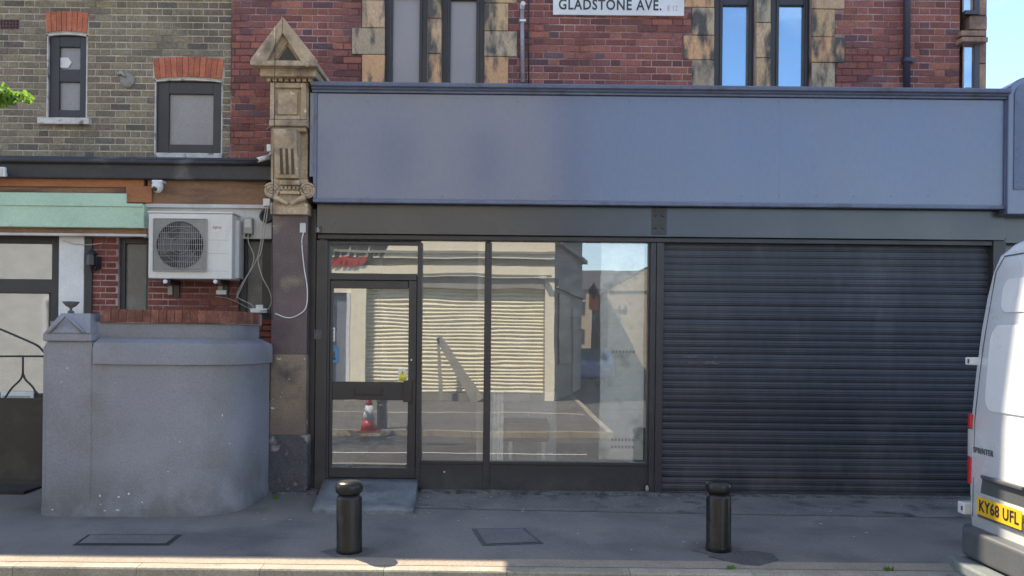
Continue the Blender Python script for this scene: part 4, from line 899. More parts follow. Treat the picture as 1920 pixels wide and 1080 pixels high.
def cover(pts_px, lab, loc, mat, fr):
    # pixel corners on the sloping pavement
    P = []
    for (px, py) in pts_px:
        y = -1.5
        for _ in range(30):
            z = gz(y); d = F * (CAMZ - z) / ((py - HOR) * CT - (px - 960) * ST) ; y = CAMY + d
        P.append((W(px, py, y)[0], y))
    cx = sum(p_[0] for p_ in P) / 4; cy = sum(p_[1] for p_ in P) / 4
    t = thing('utility_cover', lab, 'cover', (cx, cy, gz(cy)))
    sc = lambda k: [(cx + (x - cx) * k, cy + (y - cy) * k) for x, y in P]
    b = MB(); b.quad([(x, y, gz(y) + .004) for x, y in P]); b.build('frame', fr, t)
    k1 = .93
    w_ = abs(P[1][0] - P[0][0]); h_ = abs(P[2][1] - P[1][1])
    ins = [(cx + (x - cx) * (1 - .07 / w_), cy + (y - cy) * (1 - .07 / h_)) for x, y in P]
    b = MB(); b.quad([(x, y, gz(y) + .0085) for x, y in ins]); b.build('lid', mat, t)
    return t, P
darkgr = pmat('cast_iron_frame', (.028, .028, .03), rough=.7, fine=.3)
t, P = cover([(165, 1003), (342, 1003), (316, 1023), (136, 1023)], 'long narrow utility cover sunk in the pavement before the grey wall', None, M['asphalt'], darkgr)
lid2 = pmat('cover_infill', (.155, .147, .143), (.118, .113, .116), scale=2, rough=.85, bump=.5, bscale=120, fine=.3, fscale=90)
t, P = cover([(884, 992), (984, 991), (1020, 1020), (905, 1024)], 'asphalt-filled square utility cover in the pavement between the two bollards', None, lid2, pmat('worn_iron_frame', (.085, .083, .086), rough=.8, fine=.3))

# ------------------------------------------------------------------ bollards
def bollard_px(px, py):
    y = -2.2
    for _ in range(30): d = F * (CAMZ - gz(y)) / ((py - HOR) * CT - (px - 960) * ST); y = CAMY + d
    return W(px, py, y)[0], y
def bollard(label, loc):
    t = thing('bollard', label, 'bollard', loc, 'short black bollards')
    r = .099; x, y, z = loc
    b = MB(); b.lathe((x, y, z), [(r * 1.03, -.02), (r * 1.03, .03), (r, .05), (r, .425), (r * .97, .44), (r * .88, .446), (r * .84, .456)], 32); b.build('post', M['bollard'], t)
    b = MB(); b.lathe((x, y, z), [(r * .84, .452), (r * .86, .464), (r * 1.04, .474), (r * 1.08, .488), (r * 1.08, .525), (r * 1.02, .543), (r * .8, .556), (r * .4, .563), (r * .05, .565)], 32); b.build('cap', M['bollard'], t)
    return t
bx1 = bollard_px(655, 1035); bx2 = bollard_px(1347, 1032)
B1 = bollard('short black bollard standing before the door ramp, throwing a shadow on the kerb', (bx1[0], bx1[1], gz(bx1[1])))
B2 = bollard('short black bollard standing before the charcoal roller shutter', (bx2[0], bx2[1], gz(bx2[1])))
for i, (x_, y_) in enumerate(((-2.42, -7.12), (-5.9, -7.12))):
    o = B1.copy(); COL.objects.link(o); o.location = (x_, y_, OPZ)
    o['label'] = ('bollard reflected in the shop door glass beside the traffic cone', 'leftmost bollard on the far pavement, behind the viewpoint')[i]
    for ch in B1.children:
        c = ch.copy(); COL.objects.link(c); c.parent = o

# ------------------------------------------------------------------ air conditioner
YA = -.02
ac = thing('air_conditioner', 'white outdoor air conditioner unit with round fan grille hung on the brick house', 'air conditioner', (-3.3, .1, 1.9))
q = R(278, 400, 435, 523, YA); ax0, ax1, az0, az1 = q
b = MB(); b.box(ax0, ax1, YA, YW - .02, az0, az1); casing = b.build('casing', M['ac'], ac, bevel=.012)
b = MB(); b.box(ax0 - .008, ax1 + .008, YA - .01, YW - .02, az1 + .0005, az1 + .018); b.build('top_cover', M['ac'], ac, bevel=.005)
b = MB(); xo = W(447, 460, .0)[0]; b.prism([(ax1 + .001, YA + .10), (ax1 + .03, YA + .14), (ax1 + .03, YW - .02), (ax1 + .001, YW - .02)], az0 + .02, az1 - .05, 'z'); b.build('valve_cover', M['ac'], ac, bevel=.004)
gq_ = R(289, 411, 388, 508, YA); cxg, czg = (gq_[0] + gq_[1]) / 2, (gq_[2] + gq_[3]) / 2; rg = (gq_[1] - gq_[0]) / 2
b = MB(); 
ring = []
for i in range(40):
    a0, a1 = 2 * math.pi * i / 40, 2 * math.pi * (i + 1) / 40
    def sqp(a_): m_ = max(abs(math.cos(a_)), abs(math.sin(a_))); return (cxg + rg * math.cos(a_) / m_, czg + rg * math.sin(a_) / m_)
    ci = lambda a_: (cxg + rg * .90 * math.cos(a_), czg + rg * .90 * math.sin(a_))
    p0, p1, c0, c1 = sqp(a0), sqp(a1), ci(a0), ci(a1)
    b.quad([(p0[0], YA - .006, p0[1]), (p1[0], YA - .006, p1[1]), (c1[0], YA - .010, c1[1]), (c0[0], YA - .010, c0[1])])
fan = b.build('fan_surround', M['acgrey'], ac)
b = MB(); b.lathe((cxg, YA - .003, czg), [(rg * .9, 0), (rg * .9, .0012)], 40, axis='y'); b.build('fan_opening', M['gap'], ac)
b = MB()
for k in range(3):
    a0 = k * 2.094 + .4
    pl_ = [(cxg + rg * .2 * math.cos(a0), czg + rg * .2 * math.sin(a0))] + [(cxg + rg * .84 * math.cos(a0 + t_ * .28), czg + rg * .84 * math.sin(a0 + t_ * .28)) for t_ in range(5)] + [(cxg + rg * .2 * math.cos(a0 + 1.6), czg + rg * .2 * math.sin(a0 + 1.6))]
    b.prism(pl_, YA - .0062, YA - .0046)
b.lathe((cxg, YA - .004, czg), [(rg * .24, 0), (rg * .24, .003)], 20, axis='y'); b.build('fan_blades', pmat('fan_grey', (.09, .09, .10), rough=.5), ac)
b = MB()
nv = 27
for i in range(nv):
    x_ = gq_[0] + (i + .5) * 2 * rg / nv; b.box(x_ - .0018, x_ + .0018, YA - .020, YA - .0165, gq_[2], gq_[3])
for i in range(9):
    z_ = gq_[2] + (i + .5) * 2 * rg / 9; b.box(gq_[0], gq_[1], YA - .0235, YA - .0202, z_ - .002, z_ + .002)
for rr_ in (.9, .62, .34):
    b.tube([(cxg + rg * rr_ * math.cos(2 * math.pi * i / 36), YA - .0255, czg + rg * rr_ * math.sin(2 * math.pi * i / 36)) for i in range(36)], .0022, 4, closed=True)
b.box(gq_[0] - .006, gq_[0], YA - .022, YA - .001, gq_[2], gq_[3]).box(gq_[1], gq_[1] + .006, YA - .022, YA - .001, gq_[2], gq_[3]).box(gq_[0], gq_[1], YA - .022, YA - .001, gq_[2] - .006, gq_[2] - .0005).box(gq_[0], gq_[1], YA - .022, YA - .001, gq_[3] + .0005, gq_[3] + .006)
b.build('wire_grille', M['acgrey'], ac)
a = W(407, 427, YA); text('maker_mark', 'FUJITSU', .035, M['red'], face_front(a[0], YA - .001, a[1]), casing, sx=.8, shear=.15)
for py in (450, 475, 508):
    a = W(390, py, YA); c = W(428, py, YA); b = MB(); b.box(a[0], c[0], YA - .0012, YA, a[1] - .0015, a[1] + .0015); b.build('panel_crease', M['acgrey'], casing)
for px in (318, 412):
    q = R(px - 9, 524, px + 3, 532, YA + .06); b = MB(); b.box(q[0], q[1], YA + .03, YW, q[2], q[3]); b.box(q[0] + .005, q[1] - .005, YW - .03, YW - .002, q[2] - .13, q[2]); br = b.build('bracket', M['darkplastic'], ac)
    a = W(px - 9, 528, YA); b = MB(); b.lathe((a[0], YA + .035, a[1] - .0), [(.022, 0), (.022, .03), (.012, .035)], 12, axis='y'); b.build('rubber_foot', M['plastic'], br)
    q = R(px - 4, 536, px + 5, 553, YW - .04); b = MB(); b.rbox(q, YW - .04, YW - .031); b.build('bracket_plate', M['greyplastic'], br, bevel=.003)
# other small fittings
q = R(405, 544, 424, 552, YW - .05); b = MB(); b.rbox(q, YW - .05, YW - .008); tag(b.build('cable_clip_bar', M['plastic'], None, bevel=.004), 'small white connector bar under the air conditioner', 'connector')
q = R(458, 409, 475, 439, .2); jb = thing('junction_box', 'small grey-green weatherproof socket box right of the air conditioner', 'box', ((q[0] + q[1]) / 2, .2, q[2]))
b = MB(); b.rbox(q, .16, .23); b.build('body', M['greyplastic'], jb, bevel=.008)
b = MB(); b.box(q[0] + .012, q[1] - .012, .152, .16, q[2] + .06, q[3] - .015); b.build('lid', M['creamboard'], jb, bevel=.004)
for dx in (-.02, .015):
    c = (q[0] + q[1]) / 2 + dx; b = MB(); b.tube([(c, .18, q[2]), (c, .18, q[2] - .03)], .011, 8); b.build('gland', M['darkplastic'], jb)
q = R(493, 372, 506, 386, .1); b = MB(); b.rbox(q, .1, .18); tag(b.build('cable_box', M['plastic'], None, bevel=.005), 'tiny white cable box just left of the stone capital', 'box')
a = W(498, 404, .17); b = MB(); b.lathe((a[0], .228, a[1]), [(.075, 0), (.075, .03), (.05, .035), (.045, .01)], 20, axis='y'); tag(b.build('duct_outlet', M['cabled']), 'round black duct outlet between air conditioner and pillar', 'vent')
# dome camera
a = W(297, 342, .12); dc = thing('dome_camera', 'white turret security camera on the brown board above the air conditioner', 'camera', (a[0], .12, a[1]))
b = MB(); b.box(a[0] - .055, a[0] + .055, .08, .20, a[1] - .005, a[1] + .02); b.build('base', M['plastic'], dc, bevel=.006)
b = MB(); b.lathe((a[0], .10, a[1]), [(.05, -.005), (.058, -.03), (.058, -.06), (.045, -.09), (.025, -.108), (.004, -.113)], 20); b.build('housing', M['plastic'], dc)
b = MB(); b.lathe((a[0] - .01, .052, a[1] - .075), [(.028, -.01), (.026, .004), (.012, .012)], 14, axis='y'); b.build('lens', M['darkplastic'], dc)
# floodlight at left edge
q = R(-22, 314, 13, 332, .0); fl = thing('floodlight', 'white floodlight under the black gutter at the left edge', 'light', ((q[0] + q[1]) / 2, 0, q[2]))
b = MB(); b.rbox(q, -.04, .0); b.build('housing', M['plastic'], fl, bevel=.008)
b = MB(); b.box(q[0] + .02, q[1] - .02, -.048, -.04, q[2] + .015, q[3] - .015); b.build('glass', M['creamboard'], fl, bevel=.003)
b = MB(); b.box(q[0] + .06, q[1] - .06, .0, .12, q[2] + .03, q[2] + .06); b.build('bracket', M['cable'], fl)
# white bullet camera near the pilaster
a = W(495, 297, -.02); bc = thing('bullet_camera', 'small white bullet camera perched on the gutter end by the stone pillar', 'camera', (a[0], -.02, a[1]))
b = MB(); b.tube([(a[0] - .05, -.08, a[1] - .03), (a[0] + .04, .0, a[1] + .02)], .026, 12); b.build('barrel', M['plastic'], bc)
b = MB(); b.tube([(a[0] - .058, -.087, a[1] - .034), (a[0] - .05, -.08, a[1] - .03)], .018, 12); b.build('lens', M['darkplastic'], bc)
b = MB(); b.tube(smooth_line([(a[0] + .03, .0, a[1] + .02), (a[0] + .06, .02, a[1] + .07), (a[0] + .075, -.06, a[1] + .10)]), .010, 8); b.box(a[0] + .05, a[0] + .09, -.10, -.06, a[1] + .06, a[1] + .13); b.build('bracket', M['plastic'], bc)
# wall lantern
a = W(172, 490, YW - .12); lt_ = thing('wall_lantern', 'black coach lantern on the brick between white pilaster and narrow window', 'lantern', (a[0], YW - .1, a[1]))
b = MB(); b.lathe((a[0], YW - .12, a[1]), [(.01, .13), (.02, .12), (.06, .085), (.065, .075), (.05, .07)], 8, sm=False); b.build('roof', M['iron'], lt_)
b = MB(); b.lathe((a[0], YW - .12, a[1]), [(.048, .07), (.058, -.04), (.03, -.06), (.012, -.10), (.004, -.12)], 8, sm=False); b.build('glass_body', M['darkplastic'], lt_)
b = MB(); b.tube([(a[0] + .02, YW - .01, a[1] - .02), (a[0] + .02, YW - .07, a[1] - .09), (a[0], YW - .12, a[1] - .08)], .010, 6); b.box(a[0] - .0, a[0] + .05, YW - .025, YW - .009, a[1] - .08, a[1] + .06); b.build('bracket', M['iron'], lt_)
q = R(160, 446, 178, 600, YW - .02); b = MB(); b.box(q[0], q[1] - .03, YW - .03, YW - .01, 1.0, q[3]); b.build('dark_pipe_batten', M['wframe'], house)  # dark pipe beside the white pilaster, built as a flat batten
# stains on painted brick: pale scraped plaster
# cables
def cable(pts, r, mat, label, name='cable'):
    b = MB(); b.tube(smooth_line(pts, 7), r, 6); return tag(b.build(name, mat), label, 'cable')
cable([WP(428, 294, YL - .02), WP(450, 277, YL - .02), WP(480, 262, YL - .03), WP(500, 243, YL - .05), WP(507, 237, YP - .02)], .007, M['cable'], 'pale cable slanting up the red brick from gutter to stone pillar')
cable([WP(569, 436, YP - .01), WP(566, 455, YP - .01), WP(570, 500, YP - .012), WP(576, 540, YP - .012), WP(574, 575, YP - .015), WP(560, 590, YP - .015), WP(540, 596, YP - .012), WP(516, 588, YP - .012)], .006, M['white'], 'white cable looping down the plum pillar shaft below the bell push')
cable([WP(500, 385, .08), WP(497, 400, .07), WP(492, 430, .07), WP(488, 460, .08), WP(480, 490, .1), WP(462, 520, .1), WP(450, 545, .12), WP(443, 560, .15)], .006, M['cable'], 'pale cable hanging from the white cable box and swinging left to the wall')
cable([WP(503, 385, .07), WP(498, 420, .06), WP(490, 470, .06), WP(484, 488, .06), WP(492, 520, .06), WP(505, 545, .06), WP(509, 565, .07), WP(502, 580, .08), WP(488, 583, .1)], .006, M['cable'], 'pale cable drooping in a loop down to the coping end')
cable([WP(466, 440, .18), WP(466, 455, .16), WP(476, 480, .12), WP(470, 505, .12), WP(452, 535, .14), WP(445, 556, .2), WP(470, 570, .16), WP(476, 577, .14)], .005, M['cable'], 'thin cable from the socket box dropping behind the other cables')
cable([WP(404, 556, YW - .02), WP(430, 560, YW - .02), WP(455, 572, YW - .02), WP(470, 580, YW - .04)], .004, M['cable'], 'thin pale cable running from under the air conditioner to the white block')
cable([WP(118, 451, YW - .05), WP(140, 457, YW - .05), WP(165, 459, YW - .04), WP(192, 456, YW - .02)], .005, M['creamboard'], 'thin dull cable drooping across the white pilaster top')
q = R(458, 577, 490, 585, -.1); b = MB(); b.rbox(q, YW - .2, YW - .05); q = R(468, 570, 482, 578, -.1); b.rbox(q, YW - .19, YW - .1); tag(b.build('white_block', M['plastic'], None, bevel=.004), 'small white plastic block resting behind the coping by the right window', 'block')
# disused flue cap on the brick wall
a = W(238, 150, YL - .02); fc = thing('flue_outlet', 'round grey flue outlet with white rim on the stock brick wall', 'vent', (a[0], YL, a[1]))
b = MB(); b.lathe((a[0], YL - .008, a[1]), [(.085, 0), (.082, .012), (.03, .014)], 20, axis='y'); b.build('mortar_patch', pmat('flue_patch', (.26, .25, .23), rough=.95, fine=.2), fc)
b = MB(); b.tube([(a[0] - .10, YL - .02, a[1] + .06), (a[0] - .05, YL - .05, a[1] + .075), (a[0] - .01, YL - .04, a[1] + .03)], [.02, .022, .012], 8); b.build('hook_pipe', M['greyplastic'], fc)
# bell push, key box, stickers
q = R(562, 418, 573, 436, YP - .015); b = MB(); b.rbox(q, YP - .015, YP - .001); tag(b.build('bell_push', M['creamboard'], None, bevel=.003), 'small cream label plate at the top of the plum pillar', 'label')
q = R(590, 424, 602, 437, YB - .02); kx = thing('number_tag', 'tiny black tag with a white mark at the left end of the shutter housing', 'tag', ((q[0] + q[1]) / 2, YB, q[2]))
b = MB(); b.rbox(q, YB - .012, YB - .001); b.build('plate', M['darkplastic'], kx, bevel=.002)
b = MB(); cx_, cz_ = (q[0] + q[1]) / 2, (q[2] + q[3]) / 2; b.tube([(cx_ + .011 * math.cos(t_ / 12 * 6.283), YB - .014, cz_ - .006 + .013 * math.sin(t_ / 12 * 6.283)) for t_ in range(12)], .003, 4, closed=True); b.tube([(cx_ - .008, YB - .014, cz_), (cx_ + .004, YB - .014, cz_ + .028)], .003, 4); b.build('mark', M['plastic'], kx)
q = R(589, 618, 603, 636, -.022); b = MB(); b.rbox(q, -.024, -.0205); tag(b.build('faded_sticker', pmat('faded_sticker', (.075, .085, .09), rough=.6, fine=.3, fscale=30)), 'faded grey sticker on the black pilaster left of the shop door', 'sticker')
q = R(747, 691, 763, 716, .036); ws = thing('warning_sticker', 'yellow and white warning triangle sticker low on the shop door glass', 'sticker', ((q[0] + q[1]) / 2, .036, q[2]))
b = MB(); b.rbox(q, .037, .039); b.build('backing', M['signwhite'], ws)
zm = q[2] + (q[3] - q[2]) * .42
b = MB(); b.prism([(q[0] + .008, zm + .004), (q[1] - .008, zm + .004), ((q[0] + q[1]) / 2, q[3] - .006)], .0355, .0368); b.box(q[0] + .005, q[1] - .005, .0355, .0368, q[2] + .004, zm); b.build('yellow_print', M['yellow'], ws)
b = MB(); b.box((q[0] + q[1]) / 2 - .004, (q[0] + q[1]) / 2 + .004, .0345, .0353, zm + .02, zm + .045)
for k_ in range(3): b.box(q[0] + .012, q[1] - .012, .0345, .0353, q[2] + .010 + k_ * .014, q[2] + .015 + k_ * .014)
b.build('black_print', M['signblack'], ws)
q = R(618, 649, 635, 680, .036); bs = thing('blue_notice', 'small blue notice at the left edge of the shop door glass', 'notice', ((q[0] + q[1]) / 2, .036, q[2]))
b = MB(); b.rbox(q, .036, .038); b.build('card', M['blue'], bs)
b = MB(); b.box(q[0] + .04, q[0] + .055, .0345, .0355, q[2] + .05, q[2] + .12).box(q[0] + .03, q[0] + .065, .0345, .0355, q[2] + .03, q[2] + .05); b.build('print', M['signblack'], bs)
q = R(620, 614, 628, 640, .036); wn_ = thing('white_notice', 'small white lettered strip above the blue notice on the door glass', 'notice', ((q[0] + q[1]) / 2, .036, q[2]))
b = MB(); b.rbox(q, .036, .038); b.build('card', M['white'], wn_)
b = MB()
for k_ in range(3): b.box(q[0] + .012, q[1] - .01, .0345, .0355, q[2] + .02 + k_ * .042, q[2] + .04 + k_ * .042)
b.build('print', M['print'], wn_)
# shutter fittings: small box low at the right of window
q = W(1213, 912, -.04); b = MB(); b.lathe((q[0], -.05, .03), [(.016, 0), (.018, .03), (.012, .06), (.006, .065)], 10); tag(b.build('door_stop', M['greyplastic']), 'little pale stopper at the foot of the post right of the window', 'stopper')

# ------------------------------------------------------------------ street sign, pipes
q = R(1037, -34, 1283, 29, YU - .03)
sg = thing('street_name_sign', 'white street name sign reading GLADSTONE AVE. on the red brick', 'sign', ((q[0] + q[1]) / 2, YU - .03, q[2]))
b = MB(); b.box(q[0], q[1], YU - .035, YU - .012, q[2], q[3]); b.build('plate', M['signwhite'], sg, bevel=.004)
a = W(1144, 10, YU - .036); text('lettering', 'GLADSTONE AVE.', .158, M['signblack'], face_front(a[0], YU - .037, a[1]), sg, spacing=1.12, offset=.003, fit=W(1240, 10, YU)[0] - W(1048, 10, YU)[0])
a = W(1261, 16, YU - .036); text('district_lettering', 'E 12', .085, M['signred'], face_front(a[0], YU - .037, a[1]), sg, spacing=1.0, fit=.11)
gp = thing('vent_pipe', 'thin grey upright pipe with white top between upper windows and street sign', 'pipe', (W(980, 80, YU)[0], YU - .03, 4.3))
b = MB(); b.tube([WP(980, 155, YU - .04), WP(979, 16, YU - .04)], .022, 12); b.build('pipe', M['greypipe'], gp)
b = MB(); b.tube([WP(979, 17, YU - .04), WP(979, 10, YU - .05), WP(981, 6, YU - .09)], .026, 10); b.build('end_cap', M['plastic'], gp)
b = MB(); q = R(975, 37, 985, 41, YU - .05); b.box(q[0] - .005, q[1] + .005, YU - .068, YU - .008, q[2], q[3]); b.build('clip', M['plastic'], gp)
b = MB(); b.tube([WP(991, 160, YU - .02), WP(991, -40, YU - .02)], .006, 6); tag(b.build('wall_cable', M['cabled']), 'thin dark cable on the brick right of the grey pipe', 'cable')
dp = thing('downpipe', 'dark blue cast iron downpipe on the red brick near the corner', 'pipe', (W(1701, 80, YU)[0], YU - .06, 4.3))
b = MB(); b.tube([WP(1700, 165, YU - .06), WP(1702, -420, YU - .06)], .036, 14); b.build('pipe', M['downpipe'], dp)
for py in (118, -60): 
    b = MB(); b.tube([WP(1701, py, YU - .06), WP(1701, py - 9, YU - .06)], .044, 14); b.box(W(1701, py, YU)[0] - .075, W(1701, py, YU)[0] + .075, YU - .03, YU - .009, W(1701, py, YU)[1], W(1701, py, YU)[1] + .04); b.build('collar', M['downpipe'], dp)

# ------------------------------------------------------------------ van
VX, VY, VZ = 3.23, -3.87, ROADZ
van = thing('parked_van', 'tall white panel van parked at the kerb on the right, seen from behind', 'van', (VX, VY, VZ))
prof = [(.86, .34), (.95, .42), (.985, .7), (1.0, .95), (1.0, 1.25), (.985, 1.6), (.968, 1.9), (.942, 2.15), (.905, 2.34), (.85, 2.45), (.72, 2.52), (.45, 2.56), (.2, 2.575), (0, 2.58)]
def lean(z): 
    t = max(0, z - 1.15); return .045 * t + .035 * t * t + .25 * max(0, z - 2.42)
stn = [(0.0, .055, 1), (.015, .03, 1), (.05, .01, 1), (.11, 0, 1), (.5, 0, 1), (1.6, 0, 1), (3.0, 0, 1), (3.9, 0, 1), (4.35, .02, .96), (4.75, .05, .80), (5.15, .08, .58), (5.5, .10, .47), (5.75, .15, .40), (5.86, .24, .33), (5.88, .3, .28)]
b = MB(); ring = []
for (x, ins, k) in stn:
    row = []
    for (w_, z_) in prof:
        zz = .34 + (z_ - .34) * k; ww = max(0, w_ - ins) if w_ > 0 else 0; zz = zz - ins * .8 * max(0, (z_ - 2.0)) / .54
        row.append((ww, zz))
    ring.append((x, row))
full = []
for (x, row) in ring:
    pts = [(x + (lean(z) * max(0, 1 - x / 1.6)), -w_, z) for (w_, z) in row] + [(x + (lean(z) * max(0, 1 - x / 1.6)), w_, z) for (w_, z) in reversed(row[:-1])]
    full.append(pts)
m = len(full[0])
for r_ in full: b.v += [(VX + p_[0], VY + p_[1], VZ + p_[2]) for p_ in r_]
for i in range(len(full) - 1):
    for j in range(m - 1):
        b.f.append((i * m + j, i * m + j + 1, (i + 1) * m + j + 1, (i + 1) * m + j)); b.sm.append(True)
    b.f.append((i * m + m - 1, i * m, (i + 1) * m, (i + 1) * m + m - 1)); b.sm.append(False)
np_ = len(prof)
for e, flip in ((0, False), (len(full) - 1, True)):
    for j in range(np_ - 2):
        f = (e * m + j, e * m + j + 1, e * m + m - 2 - j, e * m + m - 1 - j); b.f.append(f[::-1] if not flip else f); b.sm.append(True)
    f = (e * m + np_ - 2, e * m + np_ - 1, e * m + np_); b.f.append(f[::-1] if not flip else f); b.sm.append(True)
vb = b.build('body', M['vanwhite'], van)
def VR(y, z, out=.0): return (VX + lean(z) - out + .0, VY + y, VZ + z)
def strip(pts, wdt, out, mat, name, parent, thick=.004):
    b = MB()
    for (p0, p1) in zip(pts[:-1], pts[1:]):
        d = Vector((p1[0] - p0[0], p1[1] - p0[1])).normalized(); nn = (-d.y * wdt / 2, d.x * wdt / 2)
        b.quad([VR(p0[0] + nn[0], p0[1] + nn[1], out), VR(p0[0] - nn[0], p0[1] - nn[1], out), VR(p1[0] - nn[0], p1[1] - nn[1], out), VR(p1[0] + nn[0], p1[1] + nn[1], out)])
    return b.build(name, mat, parent)
# kerb side is +y in van frame
strip([(0.0, .55), (0.0, 2.40)], .014, .003, M['seam'], 'door_gap', vb)
strip([(.90, .62), (.90, 1.3), (.87, 1.8), (.82, 2.32), (.74, 2.42), (-.74, 2.42), (-.82, 2.32), (-.87, 1.8), (-.90, 1.3), (-.90, .62)], .009, .003, M['seam'], 'door_gap', vb)
# pressed panels on the doors
def pressed(y0, y1, z0, z1, r, h, name='door_pressing', mat=M['vanwhite']):
    pts = rrect(y0, y1, z0, z1, r, 5); ins = [((a - (y0 + y1) / 2) * .955 + (y0 + y1) / 2, (c - (z0 + z1) / 2) * .965 + (z0 + z1) / 2) for a, c in pts]
    b = MB(); n = len(pts)
    b.v = [VR(a, c, .0015) for a, c in pts] + [VR(a, c, h) for a, c in ins]
    for i in range(n): k_ = (i + 1) % n; b.f.append((i, k_, n + k_, n + i)); b.sm.append(False)
    # face as strips so it follows the lean
    ordz = sorted(range(n), key=lambda i: ins[i][1])
    b.f.append(tuple(n + i for i in range(n))); b.sm.append(False)
    return b.build(name, mat, vb)
pressed(.06, .80, 1.36, 1.95, .10, .007); pressed(-.80, -.06, 1.36, 1.95, .10, .007)
pressed(.06, .72, 2.03, 2.26, .08, .006); pressed(-.72, -.06, 2.03, 2.26, .08, .006)
# lamp clusters on the corners
for sgn in (1, -1):
    for (z0, z1, mt_) in ((1.23, 1.33, 'lensred'), (1.03, 1.225, 'lenswhite'), (.84, 1.025, 'lensred')):
        b = MB(); yy0, yy1 = (.925, 1.004); 
        pts = [(-.012, yy0), (-.012, yy0 + .035), (.03, yy1 + .002), (.10, yy1 + .006), (.10, yy0)]
        b.prism([(VX + x_, VY + sgn * y_) for x_, y_ in pts], VZ + z0, VZ + z1, 'z'); o = b.build('tail_lamp', M[mt_], van, bevel=.006)
# hinges
for (z_, h_) in ((1.70, .055), (.66, .085)):
    for sgn in (1, -1):
        b = MB(); x0_ = lean(z_); b.box(VX + x0_ - .035, VX + x0_ + .06, VY + sgn * (.935 if z_ > 1 else .955), VY + sgn * (1.03 if z_ > 1 else 1.045), VZ + z_ - h_ / 2, VZ + z_ + h_ / 2); o = b.build('door_hinge', M['vanwhite'], van, bevel=.008)
        b = MB(); b.box(VX + x0_ - .038, VX + x0_ - .034, VY + sgn * .972, VY + sgn * .99, VZ + z_ - .015, VZ + z_ + .015); b.build('hinge_pin', M['seam'], o)
# plate and handle recess
py0, py1 = .295, .815
b = MB(); pts = [(.22, .80), (.80, .80), (.78, .90), (.72, .925), (.22, .925)]
b.v = [VR(a, c, .004) for a, c in pts] + [VR(a, c, -.004) for a, c in pts]; b.f = [tuple(range(5))[::-1]]; b.sm = [False]; b.build('handle_recess', M['vangrey'], vb)
b = MB(); b.box(VX - .03, VX - .004, VY + .28, VY + .76, VZ + .905, VZ + .93); b.build('door_handle', M['vangrey'], vb, bevel=.006)
b = MB(); b.box(VX - .014, VX - .004, VY + py0 - .015, VY + py1 + .0, VZ + .635, VZ + .70); b.build('plate_mount', M['vangrey'], vb)
b = MB(); b.box(VX - .020, VX - .0145, VY + py0, VY + py1, VZ + .655, VZ + .775); pt = b.build('number_plate', M['plate'], van)
back = lambda x, y, z: Matrix(((0, 0, -1, x), (-1, 0, 0, y), (0, 1, 0, z), (0, 0, 0, 1)))
text('plate_lettering', 'KY68 UFL', .108, M['signblack'], back(VX - .0215, VY + (py0 + py1) / 2, VZ + .715), pt, spacing=1.08, offset=.002, fit=.46)
text('model_lettering', 'SPRINTER', .055, M['seam'], back(VX - .004, VY + .775, VZ + 1.085), vb, spacing=1.15, offset=.001, fit=.25)
# bumper and step
b = MB(); b.prism([(VX + .3, VY - .99), (VX - .03, VY - .97), (VX - .085, VY - .85), (VX - .095, VY + .85), (VX - .03, VY + .985), (VX + .3, VY + 1.005)], VZ + .36, VZ + .555, 'z'); bm = b.build('rear_bumper', M['vangrey'], van, bevel=.025, seg=3)
b = MB(); b.prism([(VX + .2, VY - .80), (VX - .16, VY - .80), (VX - .20, VY - .72), (VX - .20, VY + .75), (VX - .16, VY + .90), (VX + .2, VY + .90)], VZ + .27, VZ + .345, 'z'); b.build('tow_step', M['vanstep'], van, bevel=.015)
b = MB(); b.box(VX + .2, VX + 5.6, VY - .8, VY + .8, VZ + .25, VZ + .36); b.build('underbody', M['gap'], van)
for sgn in (1, -1):
    for x_ in (1.15, 4.75):
        b = MB(); b.lathe((VX + x_, VY + sgn * (1.012 if x_ < 2 else .98), VZ + .36), [(.43, 0), (.40, .004)][::1], 28, axis='y') if False else b.prism([(VX + x_ + .43 * math.cos(a), VZ + .36 + .43 * math.sin(a)) for a in [math.pi * i / 18 for i in range(19)]], VY + sgn * .80, VY + sgn * 1.006); b.build('wheel_arch', M['gap'], van)
        c = (VX + x_, VY + sgn * .89, VZ + .345)
        wh = bpy.data.objects.new('wheel', MB().lathe((0, 0, 0), [(.22, -.10), (.30, -.115), (.338, -.09), (.345, -.05), (.345, .05), (.338, .09), (.30, .115), (.22, .10)], 32, axis='y').mesh('tyre', M['tyre'])); COL.objects.link(wh); wh.parent = van; wh.location = Vector(c) - Vector((VX, VY, VZ))
        b = MB(); b.lathe(c, [(.22, -.117 if sgn < 0 else .02), (.19, -.09 if sgn < 0 else .09), (.08, -.10 if sgn < 0 else .10), (.06, -.125 if sgn < 0 else .125)], 24, axis='y'); b.build('rim', M['rim'], wh)
